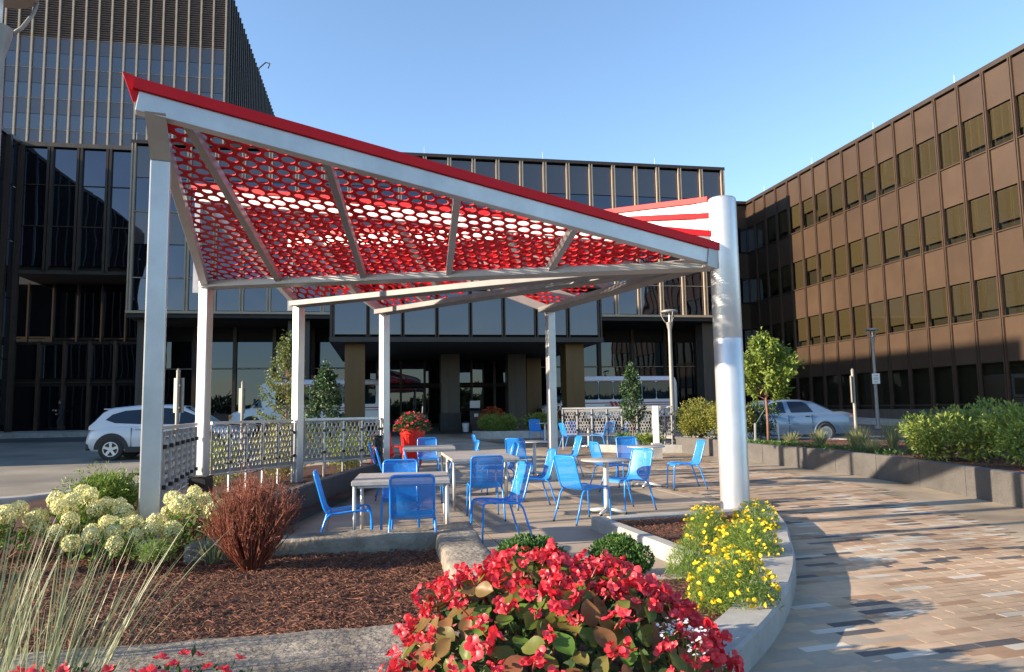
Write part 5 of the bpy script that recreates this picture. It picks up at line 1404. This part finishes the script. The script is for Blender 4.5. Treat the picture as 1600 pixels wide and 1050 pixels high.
# trees
tree('young_tree', 'bright green young tree on reddish trunk right of silver column', (6.75, 19.6, 0.42), 3.05, 1, 0.88, K['leaf_tree'], K['bark_red'], 1.3, 34, 0.12, 0.08, 120, 0.04, 3)
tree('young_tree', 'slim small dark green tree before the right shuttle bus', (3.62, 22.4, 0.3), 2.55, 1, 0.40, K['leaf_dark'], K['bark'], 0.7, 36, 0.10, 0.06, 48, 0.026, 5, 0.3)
tree('birch_tree', 'loose olive green tree behind the fence, left of the third post', (-5.25, 17.0, 0.05), 3.35, 1, 0.62, K['leaf_birch'], K['bark_red'], 0.7, 48, 0.085, 0.055, 52, 0.04, 8, 0.35)
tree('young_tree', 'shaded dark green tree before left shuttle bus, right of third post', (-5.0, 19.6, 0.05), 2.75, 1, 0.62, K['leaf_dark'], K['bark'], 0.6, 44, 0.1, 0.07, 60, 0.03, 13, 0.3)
# stakes of the young right tree
st = thing('tree_stake', 'pale wooden stakes with ties beside the bright green young tree', 'stake', (6.75, 19.6, 0.42))
for s in (-1, 1): part('stake', MB().beam((s * 0.32, 0.1, -0.1), (s * 0.30, 0.1, 0.55), 0.04, 0.04), K['table_leg'], st)
for s in (-1, 1): part('tie', MB().tube([(s * 0.30, 0.1, 0.5), (0, 0, 1.0)], 0.006, 5), K['black'], st)

# shrubs on the right
SG = 'leafy shrubs behind the granite wall'
shrub('leafy_shrub', 'yellow green leafy shrub in full sun above granite wall', 'shrub', (7.75, 13.1, 0.42), 0.74, 0.7, 0.80, [K['leaf_shrub'], K['leaf_gold'], K['leaf_rust']], 34, 110, 0.085, 0.036, SG)
shrub('leafy_shrub', 'nearest green shrub at the right picture edge above granite wall', 'shrub', (8.3, 11.8, 0.42), 0.75, 0.7, 0.80, [K['leaf_shrub'], K['leaf_box']], 34, 110, 0.085, 0.036, SG)
shrub('leafy_shrub', 'tall green shrub behind the nearer two at the right edge', 'shrub', (9.0, 13.9, 0.42), 0.8, 0.7, 0.88, [K['leaf_shrub'], K['leaf_dark']], 30, 80, 0.085, 0.036, SG)
shrub('golden_shrub', 'golden green shrub beside lamp post left of silver column', 'shrub', (5.62, 22.35, 0.38), 0.66, 0.6, 1.12, [K['leaf_gold'], K['leaf_shrub']], 40, 170, 0.075, 0.03, SG)
shrub('golden_shrub', 'golden green shrub touching left edge of silver column', 'shrub', (6.35, 21.5, 0.38), 0.62, 0.6, 1.08, [K['leaf_gold'], K['leaf_shrub']], 40, 170, 0.075, 0.03, SG)
shrub('leafy_shrub', 'dark green shrub just right of silver column before the sedan', 'shrub', (7.2, 21.6, 0.42), 0.5, 0.5, 1.0, [K['leaf_dark'], K['leaf_shrub']], 24, 70, 0.07, 0.035, SG)
shrub('low_plant', 'low green leafy plant left of the granite wall corner', 'plant', (4.25, 22.9, 0.1), 0.32, 0.3, 0.45, [K['leaf_shrub']], 12, 50, 0.09, 0.045)
shrub('low_plant', 'low green leafy plant at the foot of the white bollard', 'plant', (3.55, 23.1, 0.1), 0.34, 0.3, 0.42, [K['leaf_box'], K['leaf_gold']], 12, 50, 0.09, 0.045)
for i, (x, y, h, lab) in enumerate([(7.6, 16.2, .62, 'tall dry grass tuft beside sedan rear wheel'), (8.0, 17.4, .6, 'grass tuft left of the sedan rear wheel'), (7.4, 17.9, .5, 'short grass tuft behind the second granite block joint'), (8.5, 16.6, .72, 'tall feathery grass tuft before sedan tail light'),
                                    (8.9, 15.6, .7, 'feathery grass tuft between sedan tail and shrub'), (7.4, 15.2, .4, 'short green grass tuft right behind the granite coping'), (8.3, 15.0, .36, 'short reddish grass tuft beside the yellow green shrub'), (7.1, 18.9, .4, 'green grass tuft near the young tree trunk')]):
    grass('grass_tuft', lab, (x, y, 0.42), 170 if h > .5 else 120, h, 0.34, 0.12, K['grass_green'], 0.006, 'ornamental grass tufts behind the granite wall')
m = MB()
for _ in range(5200):
    t = random.random(); i = min(int(t * (len(WALL) - 1)), len(WALL) - 2); p = WALL[i]; q = rnd(0.25, 0.9)
    if not (14.2 < p.y < 21): continue
    leaf(m, Vector((p.x + q, p.y + q * 0.3, 0.42 + rnd(0, 0.09))), Vector((rnd(-1, 1), rnd(-1, 1), rnd(0.2, 1))), 0.07, 0.022)
o = link('ground_cover', m.mesh('ground_cover', K['leaf_box'])); tag(o, 'low green ground cover strip behind granite wall coping', 'ground cover', None, 'stuff')

# shrubs behind the left fence
FG = 'shrubs behind the perforated fence'
shrub('low_shrub', 'sunlit yellow green shrub seen through the fence beside third post', 'shrub', (-4.6, 14.9, 0.1), 0.6, 0.5, 0.95, [K['leaf_gold'], K['leaf_shrub']], 22, 70, 0.06, 0.03, FG)
shrub('low_shrub', 'green shrub seen through fence before the last post', 'shrub', (-3.6, 16.1, 0.1), 0.6, 0.5, 0.85, [K['leaf_shrub'], K['leaf_gold']], 22, 70, 0.06, 0.03, FG)
shrub('low_shrub', 'clipped bright green shrub showing above the fence right of third post', 'shrub', (-5.0, 20.3, 0.05), 0.75, 0.5, 1.12, [K['leaf_box'], K['leaf_shrub']], 24, 80, 0.06, 0.03, FG)
shrub('low_shrub', 'dim green shrub behind fence between second and third posts', 'shrub', (-5.5, 13.6, 0.1), 0.6, 0.5, 0.75, [K['leaf_shrub'], K['leaf_rust']], 20, 60, 0.06, 0.03, FG)
shrub('threadleaf_bush', 'feathery bright green bush left of the first silver post', 'shrub', (-4.75, 8.6, 0.1), 0.36, 0.34, 0.62, [K['leaf_fine'], K['leaf_box']], 26, 260, 0.06, 0.014)
shrub('threadleaf_bush', 'small feathery green plant in mulch under the hydrangeas', 'shrub', (-2.95, 6.15, 0.15), 0.14, 0.12, 0.24, [K['leaf_fine']], 9, 90, 0.045, 0.006)
grass('grass_tuft', 'blue green grass tuft left of the red twig shrub base', (-2.62, 6.5, 0.15), 110, 0.26, 0.16, 0.1, K['grass_blue'], 0.005)

# cream hydrangeas
def head_mesh():
    m = MB(); 
    for k in range(150):
        z = 1 - 2 * (k + 0.5) / 150; a = k * 2.39996; r = math.sqrt(1 - z * z); v = Vector((r * math.cos(a), r * math.sin(a), z))
        rr = 0.076 * (1 - 0.12 * v.z) * rnd(0.88, 1.06); p = Vector((v.x * rr, v.y * rr, v.z * rr * 0.95)); n = (v + rv() * 0.45).normalized(); s = n.orthogonal().normalized(); s.rotate(Matrix.Rotation(rnd(0, 6), 3, n)); u = n.cross(s); q = 0.012 * rnd(.8, 1.25)
        b = len(m.v)
        for c in range(4):
            ang = PI / 2 * c; m.v.append(tuple(p + (s * math.cos(ang) + u * math.sin(ang)) * q + n * 0.004))
        m.v.append(tuple(p)); 
        for c in range(4): m.face((b + c, b + (c + 1) % 4, b + 4))
    return m.mesh('flower_head', K['petal_cream'])
heads = [head_mesh() for _ in range(4)]
def hydrangea(x, y, rx, ry, h, nh, label):
    t = thing('hydrangea', label, 'flower bush', (x, y, 0.15), 0, 'cream hydrangea bushes')
    fo = MB(); stm = MB()
    for i in range(nh):
        a = i * 2.4 + rnd(-.3, .3); q = math.sqrt((i + 0.5) / nh) ; px, py = math.cos(a) * rx * q, math.sin(a) * ry * q
        pz = h * (1 - 0.5 * q ** 2.5) * rnd(0.8, 1.04); s = rnd(0.75, 1.18)
        link('flower_head', random.choice(heads), t, (px, py, pz), (rnd(-.4, .4), rnd(-.4, .4), rnd(0, 6)), (s, s, s * rnd(0.9, 1.15)))
        stm.tube([(px * 0.25, py * 0.25, 0), (px * 0.8, py * 0.8, pz * 0.6), (px, py, pz)], [0.007, 0.005, 0.004], 5)
        for k in range(26):
            u = rnd(0.35, 0.97); p = Vector((px * (0.4 + 0.6 * u), py * (0.4 + 0.6 * u), pz * u)) + rv() * 0.05
            leaf(fo, p, (Vector((px, py, 0)) * 1.2 + rv() + Vector((0, 0, .1))).normalized(), rnd(.05, .095), rnd(.03, .045), 0.15)
    part('foliage', fo, K['leaf_hyd'], t); part('stem', stm, K['bark_red'], t, True)
hydrangea(-4.72, 6.75, 0.46, 0.4, 0.56, 15, 'cream hydrangea bush at the left picture edge, lamp behind')
hydrangea(-4.05, 7.0, 0.46, 0.4, 0.58, 18, 'cream hydrangea bush with densest heads, left of first silver post')
hydrangea(-3.45, 6.45, 0.36, 0.34, 0.42, 14, 'lower cream hydrangea bush in front of first silver post')
hydrangea(-2.95, 6.95, 0.44, 0.36, 0.58, 17, 'cream hydrangea bush right of first silver post by red twigs')

# red twig shrub
t = thing('twig_shrub', 'bushy rust red leafless twig shrub in the mulch', 'shrub', (-2.2, 6.25, 0.14)); tw = MB(); lf = MB()
for _ in range(560):
    a = rnd(0, 2 * PI); q = rnd(0, 1) ** 0.7; hh = rnd(0.45, 0.84) * (1 - 0.18 * q); o = Vector((math.cos(a), math.sin(a), 0))
    b = o * rnd(0, 0.07); mid = o * q * 0.24 + Vector((0, 0, hh * 0.45)) + rv() * 0.02; tip = o * q * rnd(0.28, 0.47) + Vector((0, 0, hh * rnd(.86, 1.06))) + rv() * 0.05
    n0 = len(tw.v); tw.tube([b, mid, tip], [0.0045, 0.0035, 0.0015], 3, cap=False)
    for k in range(3):
        u = rnd(0.3, 1); p = mid.lerp(tip, u); d = (tip - mid).normalized() + rv() * 0.45; e = p + d.normalized() * rnd(0.04, 0.12); tw.tube([p, e], [0.0025, 0.001], 3, cap=False)
        for j in range(3): leaf(lf, p.lerp(e, rnd(.3, 1)), rv() + Vector((0, 0, .7)), rnd(.014, .028), rnd(.006, .012))
part('twigs', tw, K['twig'], t); part('dry_leaves', lf, K['twig'], t)

# foreground grass
for i, (x, y, n, b, lab) in enumerate([(-2.25, 3.15, 85, (0.25, .1), 'blue green upright grass clump at the lower left corner'), (-1.88, 3.0, 95, (0.6, .25), 'blue green grass clump leaning right over the mulch'), (-2.55, 3.5, 70, (0.1, .2), 'blue green grass clump at left picture edge behind the nearest')]):
    grass('ornamental_grass', lab, (x, y, 0.05), n, 1.04, 0.24, 0.03, K['grass_blue'], 0.0028, 'blue green grass clumps in the foreground', 'grass', b, 0.13)

# red bedding flowers lower left
def bloom_mesh(mm, r, npet=5, dbl=2):
    m = MB()
    for lay in range(dbl):
        for k in range(npet):
            a = 2 * PI * (k + lay * 0.5) / npet + rnd(-.2, .2); el = R(25 + 35 * lay + rnd(-12, 12)); c, s = math.cos(a), math.sin(a); d = Vector((c * math.cos(el), s * math.cos(el), math.sin(el))); sd = Vector((-s, c, 0)); rr = r * (1 - 0.25 * lay); u = sd.cross(d)
            b = len(m.v); m.v += [(0, 0, 0.004 * lay), tuple(d * rr * .55 + sd * rr * .42 - u * rr * .06), tuple(d * rr * .95 + sd * rr * .25), tuple(d * rr * 1.02), tuple(d * rr * .95 - sd * rr * .25), tuple(d * rr * .55 - sd * rr * .42 - u * rr * .06), tuple(d * rr * .6 + u * rr * .1)]
            for q in ((0, 1, 6), (1, 2, 6), (2, 3, 6), (3, 4, 6), (4, 5, 6), (5, 0, 6)): m.face([b + i for i in q])
    return m.mesh('bloom', mm)
imp = [bloom_mesh(K['petal_red'], 0.026, 5, 1) for _ in range(3)]
for x0, lab in ((-1.75, 'red bedding flowers at the lower left edge among grass blades'), (-1.3, 'red bedding flowers in front of the stone wall, right of the grass')):
    t = thing('bedding_flowers', lab, 'flowers', (x0, 2.86 + 0.12 * (x0 + 1.75), 0.12)); m = MB()
    for _ in range(520):
        p = Vector((rnd(-.28, .28), rnd(-.16, .16), 0)); p.z = 0.36 * (1 - (p.x / .34) ** 2 * 0.4) * rnd(0.45, 1); leaf(m, p, rv() + Vector((0, 0, .4)), rnd(.03, .055), rnd(.018, .028))
    part('foliage', m, K['leaf_dark'], t)
    for _ in range(30):
        x, y = rnd(-.27, .27), rnd(-.16, .15); z = 0.38 * (1 - (x / .34) ** 2 * 0.4) * rnd(.92, 1.04); link('bloom', random.choice(imp), t, (x, y, z), (rnd(-.9, .3), rnd(-.5, .5), rnd(0, 6)))

# yellow threadleaf flowers around the column
yb = [bloom_mesh(K['petal_yellow'], 0.019, 8, 1) for _ in range(3)]
def coreopsis(x, y, r, h, nf, label):
    t = thing('yellow_flowers', label, 'flowers', (x, y, 0.09), 0, 'yellow threadleaf flower clumps around the column'); m = MB()
    for _ in range(int(5200 * (r / .25) ** 2)):
        v = rv(); v.z = abs(v.z); k = random.random() ** 0.4; p = Vector((v.x * r * k, v.y * r * k, 0.02 + v.z * h * k * 0.97)); leaf(m, p, v * .6 + rv() + Vector((0, 0, .5)), rnd(.03, .055), rnd(.0035, .006), 0.1)
    part('foliage', m, K['leaf_fine'], t)
    for i in range(nf):
        v = rv(); v.z = abs(v.z) ** 0.8; p = Vector((v.x * r * 1.02, v.y * r * 1.02, 0.03 + v.z * h * rnd(.94, 1.08))); e = v.to_track_quat('Z', 'Y').to_euler()
        s = rnd(.8, 1.2); link('bloom', random.choice(yb), t, p, (e.x + rnd(-.4, .4), e.y + rnd(-.4, .4), rnd(0, 6)), (s, s, s))
coreopsis(1.92, 7.5, 0.23, 0.34, 110, 'yellow flower clump left of the column, farthest upright mound')
coreopsis(2.05, 6.6, 0.29, 0.33, 125, 'yellow flower clump in the middle of the column planter')
coreopsis(2.55, 7.9, 0.24, 0.33, 105, 'yellow flower clump right at the foot of the silver column')
coreopsis(1.45, 5.05, 0.30, 0.36, 150, 'nearest yellow flower clump beside the curved kerb')
coreopsis(1.40, 5.95, 0.21, 0.30, 10, 'mostly green threadleaf clump with few yellow flowers by kerb corner')
shrub('boxwood', 'small dark green clipped bush left behind the red begonias', 'shrub', (0.12, 6.15, 0.05), 0.26, 0.24, 0.30, [K['leaf_box']], 30, 330, 0.036, 0.02, 'small clipped bushes behind the begonias', base=0.02, shoots=False)
shrub('boxwood', 'small clipped bush behind the begonias nearest the pale kerb', 'shrub', (0.90, 6.35, 0.05), 0.25, 0.22, 0.25, [K['leaf_box'], K['leaf_shrub']], 30, 330, 0.036, 0.02, 'small clipped bushes behind the begonias', base=0.02, shoots=False)

# begonias in the foreground
random.seed(77)
def beg_leaf():
    m = MB(); n = 7; L, W = 1.0, 0.72
    prof = [0.05, 0.55, 0.86, 1.0, 0.92, 0.6, 0.05]; cup = rnd(0.1, 0.32); curl = rnd(-0.25, 0.1)
    for i in range(n):
        u = i / (n - 1); x = u * L; z = curl * u * u
        w = prof[i] * W / 2
        for s in (-1, -0.5, 0, 0.5, 1): m.v.append((x + (0.06 * (1 if s > 0 else -1) * abs(s) if 0 < i < n - 1 else 0), s * w, z + cup * w * abs(s) ** 1.5 * 1.2 + 0.02 * math.sin(i * 1.7 + s * 2)))
    for i in range(n - 1):
        for k in range(4): m.face((i * 5 + k, i * 5 + k + 1, i * 5 + 6 + k, i * 5 + 5 + k))
    return m.mesh('leaf', K['beg_leaf'], True)
BL = [beg_leaf() for _ in range(6)]
def beg_cluster():
    m = MB()
    for _ in range(8):
        c = Vector((rnd(-.035, .035), rnd(-.035, .035), rnd(-.025, .025))); ax = (rv() + Vector((0, 0, .9))).normalized()
        for k in range(4):
            s = ax.orthogonal().normalized(); s.rotate(Matrix.Rotation(PI / 2 * k + rnd(-.2, .2), 3, ax)); d = (s + ax * rnd(.3, .9)).normalized(); sd = ax.cross(s); r = (0.024 if k % 2 else 0.017) * rnd(.85, 1.2); u = sd.cross(d); b = len(m.v)
            m.v += [tuple(c), tuple(c + d * r * .4 + sd * r * .5), tuple(c + d * r * .85 + sd * r * .5 + u * r * .1), tuple(c + d * r * 1.12), tuple(c + d * r * .85 - sd * r * .5 + u * r * .1), tuple(c + d * r * .4 - sd * r * .5), tuple(c + d * r * .6 - u * r * .18)]
            for q in ((0, 1, 6), (1, 2, 6), (2, 3, 6), (3, 4, 6), (4, 5, 6), (5, 0, 6)): m.face([b + i for i in q])
    return m.mesh('flower_cluster', K['petal_red'], True)
BC = [beg_cluster() for _ in range(6)]
t = thing('begonia', 'mass of red begonias with glossy green and bronze leaves in the foreground', 'flower bed', (0.18, 3.4, 0.05))
def mound(u, v):
    """u,v in the unit disc -> point on the leafy mound"""
    q = math.sqrt(u * u + v * v); x, y = u * 0.79, v * 0.82
    z = 0.66 * (1 - q ** 2.6) ** 0.6 + 0.05
    return Vector((x, y, z * (0.94 + 0.20 * noise.noise(Vector((x * 3.2, y * 3.2, 1))))))
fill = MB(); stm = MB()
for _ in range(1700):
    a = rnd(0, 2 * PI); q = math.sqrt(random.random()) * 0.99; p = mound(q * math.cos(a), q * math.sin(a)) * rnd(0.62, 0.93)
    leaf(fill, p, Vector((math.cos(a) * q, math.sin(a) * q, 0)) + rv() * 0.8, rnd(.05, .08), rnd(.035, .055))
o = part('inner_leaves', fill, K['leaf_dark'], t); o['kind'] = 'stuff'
for i in range(290):
    a = i * 2.39996; q = math.sqrt((i + .5) / 290) * 0.985; u, v = q * math.cos(a), q * math.sin(a); p = mound(u, v) * rnd(.9, 1.02)
    nrm = Vector((u * 1.0, v * 1.0, 0.75)) + rv() * 0.55; nrm.normalize(); d = Vector((u, v, -0.25)) * 0.8 + rv() * 0.75; d = (d - nrm * d.dot(nrm)).normalized()
    Mx = Matrix((d, nrm.cross(d), nrm)).transposed(); s = rnd(0.08, 0.13)
    link('leaf', random.choice(BL), t, p - d * s * 0.4, Mx.to_euler(), (s, s, s))
for i in range(200):
    a = i * 2.39996 + 1.1; q = math.sqrt((i + .5) / 200) * 1.0; u, v = q * math.cos(a), q * math.sin(a)
    if random.random() < 0.2: continue
    p = mound(u, v) * rnd(0.99, 1.05) + Vector((0, 0, rnd(-0.01, 0.035))); s = random.choice((rnd(.55, .9), rnd(.9, 1.4), rnd(.9, 1.5)))
    link('flower_cluster', random.choice(BC), t, p, (rnd(-.6, .6), rnd(-.6, .6), rnd(0, 6)), (s, s, s))
    stm.tube([p * 0.75, p * 0.9 + rv() * 0.02, p], [0.005, 0.004, 0.003], 5)
part('stem', stm, K['beg_stem'], t, True)
wb = [bloom_mesh(K['petal_white'], 0.008, 5, 1) for _ in range(2)]
t = thing('white_alyssum', 'tiny white flower sprigs at right side of the red begonias', 'flowers', (0.66, 3.02, 0.12)); m = MB()
for c in range(9):
    cx, cy, cz = rnd(-.1, .1), rnd(-.16, .1), rnd(.32, .46); m.tube([(cx * .4, cy * .4, 0.1), (cx, cy, cz)], [0.003, 0.002], 4)
    for _ in range(11): link('bloom', random.choice(wb), t, (cx + rnd(-.03, .03), cy + rnd(-.03, .03), cz + rnd(-.02, .03)), (rnd(-1, .4), rnd(-.6, .6), rnd(0, 6)))
m.tube([(-.09, -.02, 0.1), (.09, .02, 0.1)], 0.003, 4); o = part('stem', m, K['leaf_fine'], t); o['kind'] = 'stuff'

# red pot flowers and the flower island at the entrance
cb_ = [bloom_mesh(K['petal_red'], 0.045, 5, 2) for _ in range(2)]; ob_ = [bloom_mesh(K['petal_coral'], 0.06, 6, 2) for _ in range(2)]
def potplant(name, label, loc, r, h, blooms, n, lm):
    t = thing(name, label, 'flowers', loc); m = MB()
    for _ in range(1100):
        v = rv(); v.z = abs(v.z); p = Vector((v.x * r, v.y * r, v.z * h)) * random.random() ** 0.4; leaf(m, p, v + rv(), rnd(.07, .12), rnd(.03, .05))
    part('foliage', m, lm, t)
    for _ in range(n):
        v = rv(); v.z = abs(v.z); link('bloom', random.choice(blooms), t, (v.x * r * 1.02, v.y * r * 1.02, v.z * h * 1.04), (rnd(-.8, .8), rnd(-.8, .8), rnd(0, 6)))
potplant('pot_flowers', 'red flowering plant spilling over the tall red pot', (-2.6, 19.0, terrain(0, 19) + 0.9), 0.46, 0.46, cb_, 60, K['leaf_dark'])
isl = thing('flower_island', 'oval pale kerbed planting island before the entrance', 'planter', (0.35, 31.2, 0))
ov = [(2.1 * math.cos(R(k * 12)), 0.9 * math.sin(R(k * 12))) for k in range(30)]
zi = terrain(0, 31.2)
m = MB(); secs = []
for (x, y) in ov + [ov[0]]: secs.append([(x, y, zi - .05), (x * .995, y * .99, zi + .27), (x * .9, y * .8, zi + .27), (x * .9, y * .8, zi - .05)])
m.loft(secs, True, False); part('kerb', m, K['kerb'], isl, fix=True)
part('soil', MB().prism([(x * .91, y * .82) for x, y in ov], zi - .04, zi + .22), K['mulch'], isl)
for dx, lab in ((-1.0, 'low green mound at left end of the flower island'), (0.75, 'low green mound at right end of the flower island')):
    shrub('low_mound', lab, 'plant', (0.35 + dx, 31.2, zi + 0.2), 0.8, 0.6, 0.62, [K['leaf_shrub'], K['leaf_gold']], 34, 150, 0.08, 0.04)
for x, y, lab in ((-1.0, 35.5, 'coral flowers in blue grey bowl before the portico doors'), (2.2, 34.5, 'coral flowers half hidden behind the slim centre post')):
    zt = terrain(x, y)
    bw = thing('flower_bowl', lab.replace('coral flowers in ', '').replace('coral flowers', 'blue grey bowl of coral flowers'), 'planter pot', (x, y, zt)); part('bowl', MB().lathe([(0.35, 0), (0.4, .05), (0.62, .52), (.58, .54), (.5, .42), (0, .42)], 24), K['pot_blue'], bw, 'auto')
    potplant('bowl_flowers', lab, (x, y, zt + 0.45), 0.72, 0.72, ob_, 130, K['leaf_rust'])
# far trees beyond the buildings' backs and behind the viewer: seen only as reflections in the glass
m = MB(); rs = random.getstate(); random.seed(4)
for k in range(46):
    a = R(182 + k * 178 / 46 + rnd(-1, 1)); d = rnd(75, 95); c = Vector((d * math.cos(a), d * math.sin(a), 0)); h = rnd(3.5, 6.5); w = rnd(3.5, 5.5)
    for _ in range(700):
        v = rv() * random.random() ** 0.3; p = c + Vector((v.x * w, v.y * w, h * .5 + v.z * h * .5)); leaf(m, p, rv(), rnd(.8, 1.4), rnd(.6, 1.0))
o = link('far_trees', m.mesh('far_trees', K['leaf_dark'])); tag(o, 'distant dark tree line', 'trees', None, 'stuff'); random.setstate(rs)
